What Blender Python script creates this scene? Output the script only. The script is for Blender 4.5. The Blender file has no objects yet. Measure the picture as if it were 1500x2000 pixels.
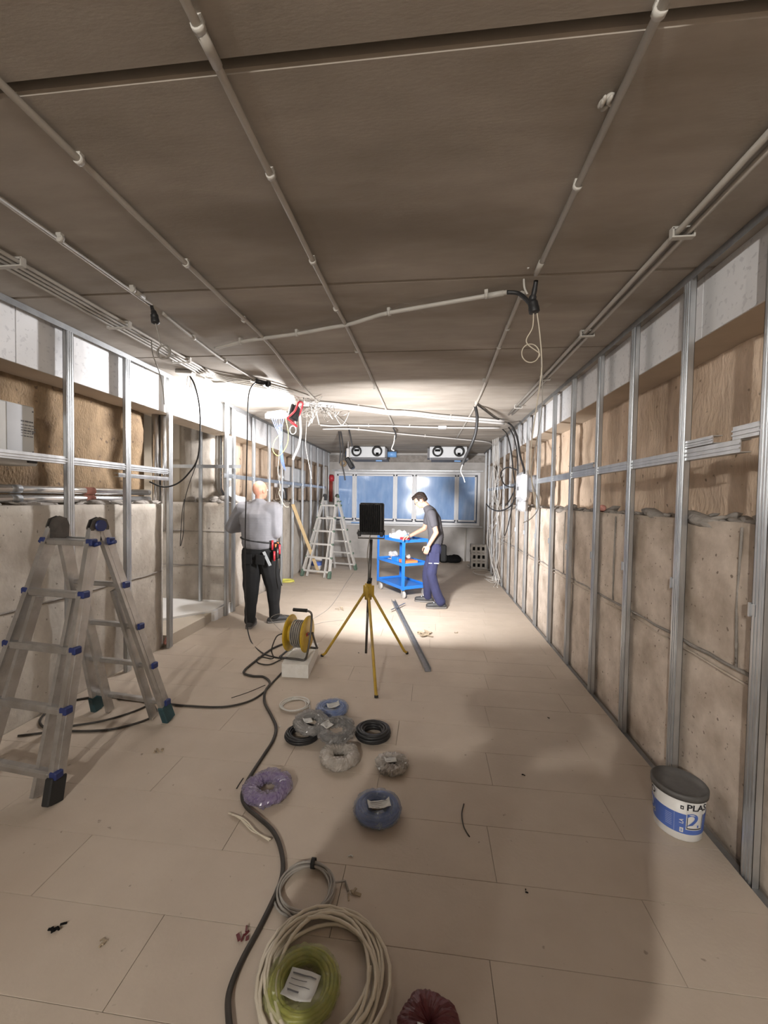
import bpy, bmesh, math, random
from mathutils import Vector, Matrix, Quaternion, noise
random.seed(7)
sc = bpy.context.scene
COL = sc.collection
V = Vector
PI = math.pi

# ------------------------------------------------------------------ camera
F_PX, CAM_H = 790.0, 1.58
AX = V((0.9935899, 0.019375, -0.11137199))     # world X in camera frame (right, down, forward)
AY = V((0.11190322, -0.02891881, 0.99329823))
AZ = V((0.01602441, -0.99939397, -0.03090156))
CAM = V((0, 0, CAM_H))
cam = bpy.data.cameras.new('camera'); co = bpy.data.objects.new('camera', cam); COL.objects.link(co)
cam.sensor_fit = 'VERTICAL'; cam.sensor_height = 36.0; cam.lens = 36.0 * F_PX / 2000.0
cam.clip_start = 0.02; cam.clip_end = 60
right = V((AX[0], AY[0], AZ[0])); down = V((AX[1], AY[1], AZ[1])); fwd = V((AX[2], AY[2], AZ[2]))
R = Matrix((right, -down, -fwd)).transposed()
co.matrix_world = Matrix.Translation(CAM) @ R.to_4x4()
sc.camera = co

# ------------------------------------------------------------------ world, exposure
w = bpy.data.worlds.new('night'); sc.world = w; w.use_nodes = True
w.node_tree.nodes['Background'].inputs[0].default_value = (0.05, 0.07, 0.12, 1)
w.node_tree.nodes['Background'].inputs[1].default_value = 0.3
sc.view_settings.view_transform = 'Standard'; sc.view_settings.look = 'None'
sc.view_settings.gamma = 1.0; sc.view_settings.use_curve_mapping = False
sc.view_settings.exposure = 0.0
sc.cycles.use_denoising = True
sc.cycles.max_bounces = 6; sc.cycles.diffuse_bounces = 3; sc.cycles.glossy_bounces = 3; sc.cycles.transparent_max_bounces = 8
sc.cycles.use_adaptive_sampling = True; sc.cycles.adaptive_threshold = 0.04
POWER_STAND, POWER_TRIPOD, POWER_RED = 145.0, 185.0, 126.0
WARM, COOL = (1.0, 0.95, 0.88), (1.0, 0.98, 0.98)

# ------------------------------------------------------------------ where a pixel of the photograph lies in the room
HC = 2.815                                        # ceiling height
def ray(px, py):
    c = V(((px - 750) / F_PX, (py - 1000) / F_PX, 1))
    return V((c.dot(AX), c.dot(AY), c.dot(AZ)))
def fl(px, py, z=0.0):
    r = ray(px, py); return CAM + r * ((z - CAM_H) / r.z)
def at(px, py, y):
    r = ray(px, py); return CAM + r * (y / r.y)
def wx(px, py, x):
    r = ray(px, py); return CAM + r * (x / r.x)
def ce(px, py, d=0.03): return fl(px, py, HC - d)

# ------------------------------------------------------------------ materials
MAT = {}
def pm(name, c1, c2=None, scale=6.0, rough=0.8, metal=0.0, bump=0.0, bscale=None, spec=0.5, stretch=(1, 1, 1), space='obj',
       stain=None, stain_scale=1.5, stain_amt=0.5, alpha=1.0, trans=0.0, coat=0.0, emit=None, estr=0.0, spots=None, rvar=0.0):
    m = bpy.data.materials.new(name); m.use_nodes = True; nt = m.node_tree; N = nt.nodes; L = nt.links
    b = N['Principled BSDF']
    c2 = c2 or tuple(min(1, x * 0.85) for x in c1)
    if space == 'world':
        g = N.new('ShaderNodeNewGeometry'); src = g.outputs['Position']
    else:
        t = N.new('ShaderNodeTexCoord'); src = t.outputs['Object']
    mp = N.new('ShaderNodeMapping'); L.new(src, mp.inputs[0]); mp.inputs['Scale'].default_value = stretch
    n = N.new('ShaderNodeTexNoise'); n.inputs['Scale'].default_value = scale; n.inputs['Detail'].default_value = 6; n.inputs['Roughness'].default_value = 0.62
    L.new(mp.outputs[0], n.inputs['Vector'])
    cr = N.new('ShaderNodeValToRGB'); cr.color_ramp.elements[0].position = 0.32; cr.color_ramp.elements[1].position = 0.68
    cr.color_ramp.elements[0].color = (*c2, 1); cr.color_ramp.elements[1].color = (*c1, 1)
    L.new(n.outputs[0], cr.inputs[0]); out = cr.outputs[0]
    if stain:
        n2 = N.new('ShaderNodeTexNoise'); n2.inputs['Scale'].default_value = stain_scale; n2.inputs['Detail'].default_value = 5
        L.new(mp.outputs[0], n2.inputs['Vector'])
        r2 = N.new('ShaderNodeValToRGB'); r2.color_ramp.elements[0].position = 0.5; r2.color_ramp.elements[1].position = 0.7
        r2.color_ramp.elements[0].color = (0, 0, 0, 1); r2.color_ramp.elements[1].color = (stain_amt,) * 3 + (1,)
        L.new(n2.outputs[0], r2.inputs[0])
        mx = N.new('ShaderNodeMix'); mx.data_type = 'RGBA'; L.new(r2.outputs[0], mx.inputs[0]); L.new(out, mx.inputs[6]); mx.inputs[7].default_value = (*stain, 1)
        out = mx.outputs[2]
    if spots:
        vo = N.new('ShaderNodeTexNoise'); vo.inputs['Scale'].default_value = spots[1]; vo.inputs['Detail'].default_value = 2; L.new(src, vo.inputs['Vector'])
        r3 = N.new('ShaderNodeValToRGB'); r3.color_ramp.elements[0].position = spots[2]; r3.color_ramp.elements[1].position = min(1, spots[2] + 0.05)
        r3.color_ramp.elements[0].color = (0, 0, 0, 1); r3.color_ramp.elements[1].color = (spots[3],) * 3 + (1,)
        L.new(vo.outputs[0], r3.inputs[0])
        mx = N.new('ShaderNodeMix'); mx.data_type = 'RGBA'; L.new(r3.outputs[0], mx.inputs[0]); L.new(out, mx.inputs[6]); mx.inputs[7].default_value = (*spots[0], 1)
        out = mx.outputs[2]
    L.new(out, b.inputs['Base Color'])
    b.inputs['Roughness'].default_value = rough; b.inputs['Metallic'].default_value = metal
    if rvar:
        mr = N.new('ShaderNodeMapRange'); L.new(n.outputs[0], mr.inputs[0]); mr.inputs[3].default_value = rough - rvar; mr.inputs[4].default_value = rough + rvar
        L.new(mr.outputs[0], b.inputs['Roughness'])
    b.inputs['Specular IOR Level'].default_value = spec
    if alpha < 1: b.inputs['Alpha'].default_value = alpha
    if trans: b.inputs['Transmission Weight'].default_value = trans
    if coat: b.inputs['Coat Weight'].default_value = coat; b.inputs['Coat Roughness'].default_value = 0.03
    if emit: b.inputs['Emission Color'].default_value = (*emit, 1); b.inputs['Emission Strength'].default_value = estr
    if bump:
        bp = N.new('ShaderNodeBump'); bp.inputs['Strength'].default_value = bump; bp.inputs['Distance'].default_value = 0.02
        nb = N.new('ShaderNodeTexNoise'); nb.inputs['Scale'].default_value = bscale or scale * 4; nb.inputs['Detail'].default_value = 6
        L.new(mp.outputs[0], nb.inputs['Vector']); L.new(nb.outputs[0], bp.inputs['Height']); L.new(bp.outputs[0], b.inputs['Normal'])
    MAT[name] = m
    return m

pm('floor_board', (0.51, 0.435, 0.36), (0.455, 0.385, 0.315), scale=3.2, rough=0.62, bump=0.05, bscale=60, space='world', stain=(0.40, 0.315, 0.24), stain_scale=1.3, stain_amt=0.32, spots=((0.22, 0.175, 0.135), 26, 0.72, 0.7))
pm('sub_floor', (0.20, 0.17, 0.145), rough=0.9)
pm('ceiling_concrete', (0.40, 0.36, 0.315), (0.29, 0.258, 0.22), scale=2.4, rough=0.85, bump=0.035, bscale=70, space='world', stretch=(0.5, 1.6, 1), stain=(0.20, 0.168, 0.135), stain_scale=1.5, stain_amt=0.7, spots=((0.42, 0.39, 0.35), 5, 0.72, 0.3))
pm('joint_dark', (0.16, 0.14, 0.12), rough=0.95)
pm('concrete', (0.56, 0.515, 0.455), (0.41, 0.365, 0.315), scale=6, rough=0.88, bump=0.2, bscale=30, space='world', stretch=(1, 1, 0.7), stain=(0.25, 0.205, 0.16), stain_scale=1.8, stain_amt=0.7, spots=((0.16, 0.14, 0.115), 32, 0.69, 0.85))
pm('concrete_dirty', (0.66, 0.57, 0.485), (0.45, 0.375, 0.305), scale=6.5, rough=0.9, bump=0.22, bscale=28, space='world', stain=(0.26, 0.20, 0.145), stain_scale=2.2, stain_amt=0.75, spots=((0.17, 0.13, 0.10), 34, 0.67, 0.85))
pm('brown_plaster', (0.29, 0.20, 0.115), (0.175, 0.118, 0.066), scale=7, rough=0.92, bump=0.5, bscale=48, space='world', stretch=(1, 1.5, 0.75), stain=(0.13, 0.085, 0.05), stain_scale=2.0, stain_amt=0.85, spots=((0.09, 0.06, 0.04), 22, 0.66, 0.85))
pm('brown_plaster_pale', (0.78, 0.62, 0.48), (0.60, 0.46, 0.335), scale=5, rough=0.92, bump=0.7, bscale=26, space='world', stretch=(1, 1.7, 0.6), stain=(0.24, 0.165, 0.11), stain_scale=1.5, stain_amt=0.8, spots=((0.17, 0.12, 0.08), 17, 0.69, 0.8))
pm('mortar', (0.36, 0.33, 0.30), (0.22, 0.20, 0.18), scale=9, rough=0.95, bump=0.6, bscale=30, space='world')
pm('plaster_beige', (0.55, 0.49, 0.41), (0.49, 0.43, 0.35), scale=2, rough=0.9, space='world')
pm('back_wall', (0.52, 0.50, 0.48), (0.42, 0.40, 0.38), scale=2.2, rough=0.9, bump=0.1, space='world', stain=(0.22, 0.21, 0.19), stain_amt=0.5)
pm('foil_board', (0.74, 0.74, 0.75), (0.68, 0.68, 0.69), scale=3, rough=0.55, space='world', spots=((0.50, 0.50, 0.52), 34, 0.60, 0.55))
pm('white_board', (0.80, 0.79, 0.77), (0.76, 0.75, 0.73), scale=3, rough=0.7, space='world')
pm('soffit_beige', (0.52, 0.43, 0.335), (0.45, 0.37, 0.285), scale=4, rough=0.9, space='world')
pm('galv', (0.66, 0.68, 0.70), (0.50, 0.52, 0.54), scale=14, rough=0.36, metal=0.85, rvar=0.08, stretch=(1, 1, 0.25))
pm('galv_dark', (0.36, 0.37, 0.38), (0.27, 0.28, 0.29), scale=14, rough=0.45, metal=0.8)
pm('pvc', (0.44, 0.415, 0.375), (0.38, 0.355, 0.315), scale=5, rough=0.5)
pm('pvc_clip', (0.52, 0.50, 0.46), rough=0.5)
pm('pvc_white', (0.62, 0.61, 0.60), (0.56, 0.55, 0.54), rough=0.45)
pm('black_cable', (0.022, 0.022, 0.024), (0.014, 0.014, 0.015), rough=0.5)
pm('dark_cable', (0.045, 0.039, 0.033), (0.03, 0.026, 0.022), rough=0.6, scale=12)
pm('grey_cable', (0.36, 0.34, 0.31), (0.29, 0.27, 0.245), rough=0.5)
pm('cream_cable', (0.66, 0.60, 0.49), (0.58, 0.52, 0.42), rough=0.45)
pm('white_cable', (0.66, 0.64, 0.61), (0.60, 0.58, 0.54), rough=0.45)
pm('blue_wire', (0.14, 0.22, 0.55), rough=0.4)
pm('yellow_wire', (0.75, 0.66, 0.14), (0.55, 0.62, 0.12), rough=0.4)
pm('chrome_pipe', (0.72, 0.72, 0.72), (0.60, 0.60, 0.60), rough=0.25, metal=0.95, scale=10)
pm('alu', (0.60, 0.595, 0.59), (0.44, 0.435, 0.43), rough=0.34, metal=0.85, scale=18, stain=(0.28, 0.25, 0.21), stain_scale=9, stain_amt=0.5)
pm('alu_light', (0.74, 0.73, 0.71), (0.64, 0.63, 0.60), rough=0.42, metal=0.55, scale=18)
pm('blue_plastic', (0.022, 0.038, 0.16), (0.016, 0.028, 0.12), rough=0.42)
pm('teal_rubber', (0.03, 0.09, 0.11), (0.02, 0.05, 0.06), rough=0.6)
pm('green_rubber', (0.10, 0.16, 0.12), (0.07, 0.11, 0.08), rough=0.6)
pm('black_rubber', (0.02, 0.02, 0.02), rough=0.7)
pm('hinge_steel', (0.12, 0.11, 0.10), (0.08, 0.075, 0.07), rough=0.45, metal=0.6, scale=20)
pm('black_metal', (0.028, 0.028, 0.030), (0.018, 0.018, 0.019), rough=0.42, metal=0.2)
pm('pole_steel', (0.16, 0.15, 0.14), (0.09, 0.085, 0.08), rough=0.4, metal=0.7, scale=14)
pm('yellow_paint', (0.52, 0.34, 0.035), (0.40, 0.25, 0.03), rough=0.45, scale=14, stain=(0.16, 0.10, 0.03), stain_scale=9, stain_amt=0.6)
pm('yellow_plastic', (0.66, 0.44, 0.03), (0.56, 0.36, 0.03), rough=0.4, scale=8, stain=(0.32, 0.22, 0.06), stain_scale=5, stain_amt=0.4)
pm('styrofoam', (0.82, 0.81, 0.78), (0.74, 0.72, 0.68), rough=0.9, scale=30, bump=0.1)
pm('blue_paint', (0.02, 0.165, 0.56), (0.017, 0.14, 0.48), rough=0.38, scale=6)
pm('caster', (0.42, 0.40, 0.38), rough=0.5)
pm('window_frame', (0.72, 0.73, 0.75), (0.66, 0.67, 0.69), rough=0.4)
pm('window_film', (0.29, 0.46, 0.76), (0.20, 0.35, 0.65), scale=2.5, rough=0.10, spec=0.8, coat=0.6, stretch=(3, 1, 0.7), stain=(0.38, 0.54, 0.80), stain_scale=3, stain_amt=0.5)
pm('unit_shell', (0.66, 0.68, 0.70), (0.60, 0.62, 0.64), rough=0.45)
pm('unit_base', (0.16, 0.16, 0.17), rough=0.6)
pm('duct_blue', (0.20, 0.42, 0.80), rough=0.4)
pm('white_enamel', (0.62, 0.62, 0.60), (0.57, 0.57, 0.55), rough=0.5, scale=2)
pm('print_grey', (0.16, 0.16, 0.17), rough=0.7)
pm('grey_box', (0.50, 0.51, 0.53), (0.45, 0.46, 0.48), rough=0.5)
pm('red_plastic', (0.50, 0.035, 0.05), (0.40, 0.03, 0.04), rough=0.4)
pm('red_pipe', (0.33, 0.06, 0.04), (0.24, 0.045, 0.03), rough=0.6)
pm('orange_plastic', (0.72, 0.20, 0.06), rough=0.45)
pm('wood', (0.66, 0.50, 0.29), (0.56, 0.41, 0.22), scale=5, stretch=(8, 8, 0.7), rough=0.7)
pm('cardboard', (0.46, 0.34, 0.21), rough=0.8)
pm('paper', (0.64, 0.64, 0.62), (0.58, 0.58, 0.56), rough=0.8)
pm('clear_plastic', (0.75, 0.76, 0.78), (0.62, 0.63, 0.65), scale=14, rough=0.18, alpha=0.42, spec=0.9)
pm('wrap_grey', (0.40, 0.39, 0.38), (0.20, 0.195, 0.19), scale=26, rough=0.2, alpha=0.55, spec=0.8)
pm('wrap_silver', (0.55, 0.51, 0.47), (0.34, 0.31, 0.28), scale=24, rough=0.2, alpha=0.7, spec=0.8)
pm('wrap_purple', (0.40, 0.36, 0.45), (0.27, 0.22, 0.36), scale=26, rough=0.2, alpha=0.55, spec=0.8)
pm('wrap_blue', (0.44, 0.49, 0.58), (0.16, 0.24, 0.44), scale=24, rough=0.2, alpha=0.45, spec=0.8)
pm('wrap_yellow', (0.54, 0.55, 0.22), (0.38, 0.42, 0.12), scale=24, rough=0.18, alpha=0.30, spec=0.8)
pm('wire_blue', (0.05, 0.12, 0.40), (0.035, 0.08, 0.28), rough=0.35)
pm('wire_purple', (0.16, 0.07, 0.34), (0.11, 0.05, 0.24), rough=0.35)
pm('wire_grey', (0.30, 0.29, 0.28), rough=0.4)
pm('wire_green', (0.20, 0.23, 0.045), (0.36, 0.33, 0.06), scale=20, rough=0.4)
pm('maroon', (0.13, 0.022, 0.028), (0.085, 0.015, 0.02), rough=0.45, scale=12)
pm('bucket_white', (0.80, 0.79, 0.77), (0.75, 0.74, 0.72), rough=0.4, scale=5)
pm('bucket_blue', (0.10, 0.18, 0.55), (0.085, 0.155, 0.48), rough=0.4)
pm('bucket_pale', (0.35, 0.42, 0.70), rough=0.5)
pm('lid_grey', (0.085, 0.083, 0.082), (0.13, 0.125, 0.12), scale=9, rough=0.6, bump=0.1, stain=(0.22, 0.21, 0.20), stain_scale=6, stain_amt=0.5)
pm('ink', (0.02, 0.02, 0.03), rough=0.5)
pm('skin', (0.58, 0.29, 0.20), (0.50, 0.24, 0.165), scale=12, rough=0.5)
pm('skin_pale', (0.41, 0.235, 0.165), (0.36, 0.20, 0.14), scale=12, rough=0.5)
pm('hair', (0.014, 0.009, 0.007), (0.022, 0.014, 0.010), scale=60, rough=0.7, spec=0.2, bump=0.3, bscale=90)
pm('sweat_grey', (0.215, 0.213, 0.228), (0.185, 0.183, 0.198), scale=9, rough=0.95, bump=0.06, bscale=120)
pm('tee_charcoal', (0.055, 0.053, 0.06), (0.045, 0.043, 0.05), scale=9, rough=0.95, bump=0.05, bscale=120)
pm('trouser_black', (0.006, 0.0065, 0.007), (0.010, 0.010, 0.011), scale=6, rough=0.9, bump=0.06, bscale=100)
pm('trouser_navy', (0.021, 0.023, 0.068), (0.016, 0.017, 0.05), scale=6, rough=0.9, bump=0.06, bscale=100)
pm('jacket_dark', (0.06, 0.07, 0.08), rough=0.9)
pm('shoe_dark', (0.022, 0.022, 0.024), (0.035, 0.034, 0.033), scale=14, rough=0.6)
pm('shoe_sole', (0.16, 0.15, 0.14), rough=0.7)
pm('reflective', (0.55, 0.58, 0.60), rough=0.4)
pm('lamp_glass', (0.9, 0.9, 0.9), rough=0.3, emit=COOL, estr=26.0)
pm('lamp_glass_warm', (0.9, 0.9, 0.9), rough=0.3, emit=WARM, estr=26.0)
pm('debris', (0.42, 0.34, 0.24), (0.30, 0.24, 0.17), scale=12, rough=0.9)
pm('pink_foam', (0.66, 0.32, 0.27), (0.55, 0.26, 0.22), scale=10, rough=0.9)
pm('osb_block', (0.55, 0.53, 0.50), (0.45, 0.43, 0.40), scale=12, rough=0.95, bump=0.3)
pm('dark_hole', (0.010, 0.010, 0.010), rough=0.95, spec=0.1)
pm('lens_clear', (0.6, 0.6, 0.62), rough=0.08, alpha=0.14)

# ------------------------------------------------------------------ object helpers
WM = {}                                            # world matrix of every object made here
def tag(o, label=None, cat=None, group=None, kind=None):
    if label: o['label'] = label
    if cat: o['category'] = cat
    if group: o['group'] = group
    if kind: o['kind'] = kind
    return o
def empty(name, loc=(0, 0, 0), rz=0.0, label=None, cat=None, group=None, kind=None):
    o = bpy.data.objects.new(name, None); COL.objects.link(o)
    o.location = loc; o.rotation_euler = (0, 0, rz); o.empty_display_size = 0.1
    WM[o] = Matrix.Translation(V(loc)) @ Matrix.Rotation(rz, 4, 'Z')
    return tag(o, label, cat, group, kind)
def frame_of(d, up=V((0, 0, 1))):
    d = d.normalized()
    if abs(d.dot(up)) > 0.98: up = V((0, 1, 0)) if abs(d.y) < 0.9 else V((1, 0, 0))
    s = d.cross(up).normalized(); u = s.cross(d).normalized()
    return s, u
def spline(pts, k=8, closed=False):
    pts = [V(p) for p in pts]; n = len(pts)
    if n < 3: return pts
    out = []
    rng = n if closed else n - 1
    for i in range(rng):
        if closed: p0, p1, p2, p3 = pts[i - 1], pts[i], pts[(i + 1) % n], pts[(i + 2) % n]
        else: p0, p1, p2, p3 = pts[max(0, i - 1)], pts[i], pts[i + 1], pts[min(n - 1, i + 2)]
        for j in range(k):
            t = j / k
            out.append(0.5 * ((2 * p1) + (p2 - p0) * t + (2 * p0 - 5 * p1 + 4 * p2 - p3) * t * t + (3 * p1 - p0 - 3 * p2 + p3) * t ** 3))
    if not closed: out.append(pts[-1])
    return out
class MB:
    def __init__(s): s.v = []; s.f = []; s.sm = []
    def add(s, vs, fs, smooth=False):
        o = len(s.v); s.v += [V(p) for p in vs]; s.f += [tuple(i + o for i in f) for f in fs]; s.sm += [smooth] * len(fs); return s
    def box(s, c, d, rot=None, bev=0.0):
        c = V(c); hx, hy, hz = d[0] / 2, d[1] / 2, d[2] / 2
        if bev <= 0:
            vs = [V((x, y, z)) for z in (-hz, hz) for y in (-hy, hy) for x in (-hx, hx)]
            fs = [(0, 2, 3, 1), (4, 5, 7, 6), (0, 1, 5, 4), (2, 6, 7, 3), (0, 4, 6, 2), (1, 3, 7, 5)]
        else:
            b = min(bev, hx * .9, hy * .9, hz * .9); vs = []
            pr = [(hx - b, hy, 0), (hx, hy - b, 0)]
            ring = [(hx - b, -hy), (hx, -hy + b), (hx, hy - b), (hx - b, hy), (-hx + b, hy), (-hx, hy - b), (-hx, -hy + b), (-hx + b, -hy)]
            ins = [(hx - b, -hy + b), (hx - b, -hy + b), (hx - b, hy - b), (hx - b, hy - b), (-hx + b, hy - b), (-hx + b, hy - b), (-hx + b, -hy + b), (-hx + b, -hy + b)]
            vs = [V((x, y, -hz)) for x, y in ins] + [V((x, y, -hz + b)) for x, y in ring] + [V((x, y, hz - b)) for x, y in ring] + [V((x, y, hz)) for x, y in ins]
            fs = [tuple(range(7, -1, -1)), tuple(range(24, 32))]
            for k in range(3):
                for i in range(8): j = (i + 1) % 8; fs.append((k * 8 + i, k * 8 + j, k * 8 + 8 + j, k * 8 + 8 + i))
        if rot is not None:
            if not isinstance(rot, Matrix): rot = Matrix.Rotation(rot, 3, 'Z')
            vs = [rot @ p for p in vs]
        return s.add([p + c for p in vs], fs)
    def beam(s, p, q, wd, ht, up=V((0, 0, 1)), bev=0.0):
        p, q = V(p), V(q); d = q - p; L = d.length; a, u = frame_of(d, V(up)); d = d.normalized()
        m = Matrix((a, d, u)).transposed()
        return s.box((p + q) / 2, (wd, L, ht), m, bev)
    def tube(s, pts, r, n=8, closed=False, caps=True, r2=None):
        pts = [V(p) for p in pts]; m = len(pts); vs = []
        rs = r if isinstance(r, (list, tuple)) else [r + ((r2 - r) * i / max(1, m - 1) if r2 is not None else 0) for i in range(m)]
        ref = None
        for i, p in enumerate(pts):
            if closed: d = pts[(i + 1) % m] - pts[i - 1]
            else: d = pts[min(m - 1, i + 1)] - pts[max(0, i - 1)]
            if d.length < 1e-9: d = V((0, 0, 1))
            d.normalize()
            if ref is None: a, u = frame_of(d)
            else:
                a = ref - d * ref.dot(d)
                if a.length < 1e-6: a, u = frame_of(d)
                a.normalize(); u = a.cross(d).normalized() * -1
                u = d.cross(a) * -1 if False else a.cross(d)
            ref = a
            for k in range(n):
                t = 2 * PI * k / n; vs.append(p + (a * math.cos(t) + u * math.sin(t)) * rs[i])
        fs = []
        for i in range(m if closed else m - 1):
            for k in range(n):
                A, B = i * n + k, i * n + (k + 1) % n; C, D = ((i + 1) % m) * n + (k + 1) % n, ((i + 1) % m) * n + k
                fs.append((A, B, C, D))
        s.add(vs, fs, True)
        if caps and not closed:
            s.f.append(tuple(len(s.v) - len(vs) + k for k in range(n))); s.sm.append(False)
            s.f.append(tuple(len(s.v) - n + k for k in reversed(range(n)))); s.sm.append(False)
        return s
    def cyl(s, p, q, r, n=16, r2=None): return s.tube([p, q], r, n, r2=r2)
    def lathe(s, prof, c=(0, 0, 0), axis='Z', n=28, rot=None):
        vs = []; m = len(prof); c = V(c)
        for r, h in prof:
            for k in range(n):
                t = 2 * PI * k / n; p = V((r * math.cos(t), r * math.sin(t), h))
                if axis == 'X': p = V((p.z, p.x, p.y))
                elif axis == 'Y': p = V((p.y, p.z, p.x))
                if rot is not None: p = rot @ p
                vs.append(p + c)
        fs = [(i * n + k, i * n + (k + 1) % n, (i + 1) * n + (k + 1) % n, (i + 1) * n + k) for i in range(m - 1) for k in range(n)]
        return s.add(vs, fs, True)
    def prism(s, poly, z0, z1):
        n = len(poly); vs = [V((x, y, z0)) for x, y in poly] + [V((x, y, z1)) for x, y in poly]
        fs = [tuple(reversed(range(n))), tuple(range(n, 2 * n))] + [(i, (i + 1) % n, n + (i + 1) % n, n + i) for i in range(n)]
        return s.add(vs, fs)
    def ell(s, c, r, rot=None, n=14, m=9):
        c = V(c); vs = []; 
        for i in range(m + 1):
            a = PI * i / m
            for k in range(n):
                t = 2 * PI * k / n; p = V((r[0] * math.sin(a) * math.cos(t), r[1] * math.sin(a) * math.sin(t), r[2] * math.cos(a)))
                if rot is not None: p = rot @ p
                vs.append(c + p)
        return s.add(vs, [(i * n + k, (i + 1) * n + k, (i + 1) * n + (k + 1) % n, i * n + (k + 1) % n) for i in range(m) for k in range(n)], True)
    def chain(s, pts, rad, step=0.02, lat=None):       # a row of overlapping balls: one tapering limb (radii may be (x, y) pairs)
        for i in range(len(pts) - 1):
            p, q = V(pts[i]), V(pts[i + 1]); k = max(1, int((q - p).length / step))
            for j in range(k + 1):
                t = j / k; r0, r1 = rad[i], rad[i + 1]
                if isinstance(r0, (int, float)): r = r0 + (r1 - r0) * t; s.ell(p.lerp(q, t), (r, r, r), None, 10, 7)
                else:
                    rx, ry = r0[0] + (r1[0] - r0[0]) * t, r0[1] + (r1[1] - r0[1]) * t
                    s.ell(p.lerp(q, t), (rx, ry, min(rx, ry) * .8), lat, 14, 8)
        return s
    def mesh(s, name, W=None):
        me = bpy.data.meshes.new(name); vs = s.v if W is None else [W @ p for p in s.v]
        me.from_pydata([tuple(p) for p in vs], [], s.f); me.polygons.foreach_set('use_smooth', s.sm); me.validate(); me.update()
        bm = bmesh.new(); bm.from_mesh(me); bmesh.ops.remove_doubles(bm, verts=bm.verts, dist=1e-6); bmesh.ops.recalc_face_normals(bm, faces=bm.faces); bm.to_mesh(me); bm.free()
        return me
    def build(s, name, mat, parent=None, local=False, label=None, cat=None, group=None, kind=None, origin=None):
        W = None; loc = V((0, 0, 0))
        if parent is not None:
            if not local: W = WM[parent].inverted()
        else:
            xs = [p.x for p in s.v]; ys = [p.y for p in s.v]; zs = [p.z for p in s.v]
            loc = V(origin) if origin is not None else V(((min(xs) + max(xs)) / 2, (min(ys) + max(ys)) / 2, min(zs)))
            W = Matrix.Translation(-loc)
        me = s.mesh(name, W); return link(name, me, mat, parent, loc, label, cat, group, kind)
def link(name, me, mat, parent=None, loc=(0, 0, 0), label=None, cat=None, group=None, kind=None):
    o = bpy.data.objects.new(name, me); COL.objects.link(o)
    if mat and not me.materials: me.materials.append(MAT[mat])
    o.location = loc
    if parent is not None: o.parent = parent; WM[o] = WM[parent] @ Matrix.Translation(V(loc))
    else: WM[o] = Matrix.Translation(V(loc))
    return tag(o, label, cat, group, kind)
def copy_tree(o, parent=None):
    c = o.copy(); COL.objects.link(c); c.parent = parent
    WM[c] = WM[o]
    for ch in [x for x in bpy.data.objects if x.parent == o]: copy_tree(ch, c)
    return c
def blob(mb, voxel, smooth=6, rough=None, name='blob', W=None):   # fuse overlapping shapes into one continuous skin
    me = mb.mesh(name); o = bpy.data.objects.new(name, me); COL.objects.link(o)
    md = o.modifiers.new('r', 'REMESH'); md.mode = 'VOXEL'; md.voxel_size = voxel
    if smooth:
        ms = o.modifiers.new('s', 'SMOOTH'); ms.factor = 0.5; ms.iterations = smooth
    dg = bpy.context.evaluated_depsgraph_get(); out = bpy.data.meshes.new_from_object(o.evaluated_get(dg))
    bpy.data.objects.remove(o); bpy.data.meshes.remove(me)
    out.name = name
    if rough:
        amp, sc_, st = rough; vn = [v.normal.copy() for v in out.vertices]
        for v, nn in zip(out.vertices, vn):
            p = v.co; q = V((p.x * st[0], p.y * st[1], p.z * st[2])) * sc_
            v.co = p + nn * (noise.noise(q) * amp + noise.noise(q * 2.3 + V((5, 2, 8))) * amp * .5)
    if W is not None: out.transform(W)
    out.polygons.foreach_set('use_smooth', [True] * len(out.polygons)); out.update()
    return out
def text_mesh(body, size, depth=0.0):
    c = bpy.data.curves.new('t', 'FONT'); c.body = body; c.size = size; c.extrude = depth; c.align_x = 'CENTER'; c.align_y = 'CENTER'; c.resolution_u = 3; c.offset = size * .018
    o = bpy.data.objects.new('t', c); COL.objects.link(o); dg = bpy.context.evaluated_depsgraph_get()
    me = bpy.data.meshes.new_from_object(o.evaluated_get(dg)); bpy.data.objects.remove(o); bpy.data.curves.remove(c)
    return me
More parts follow.
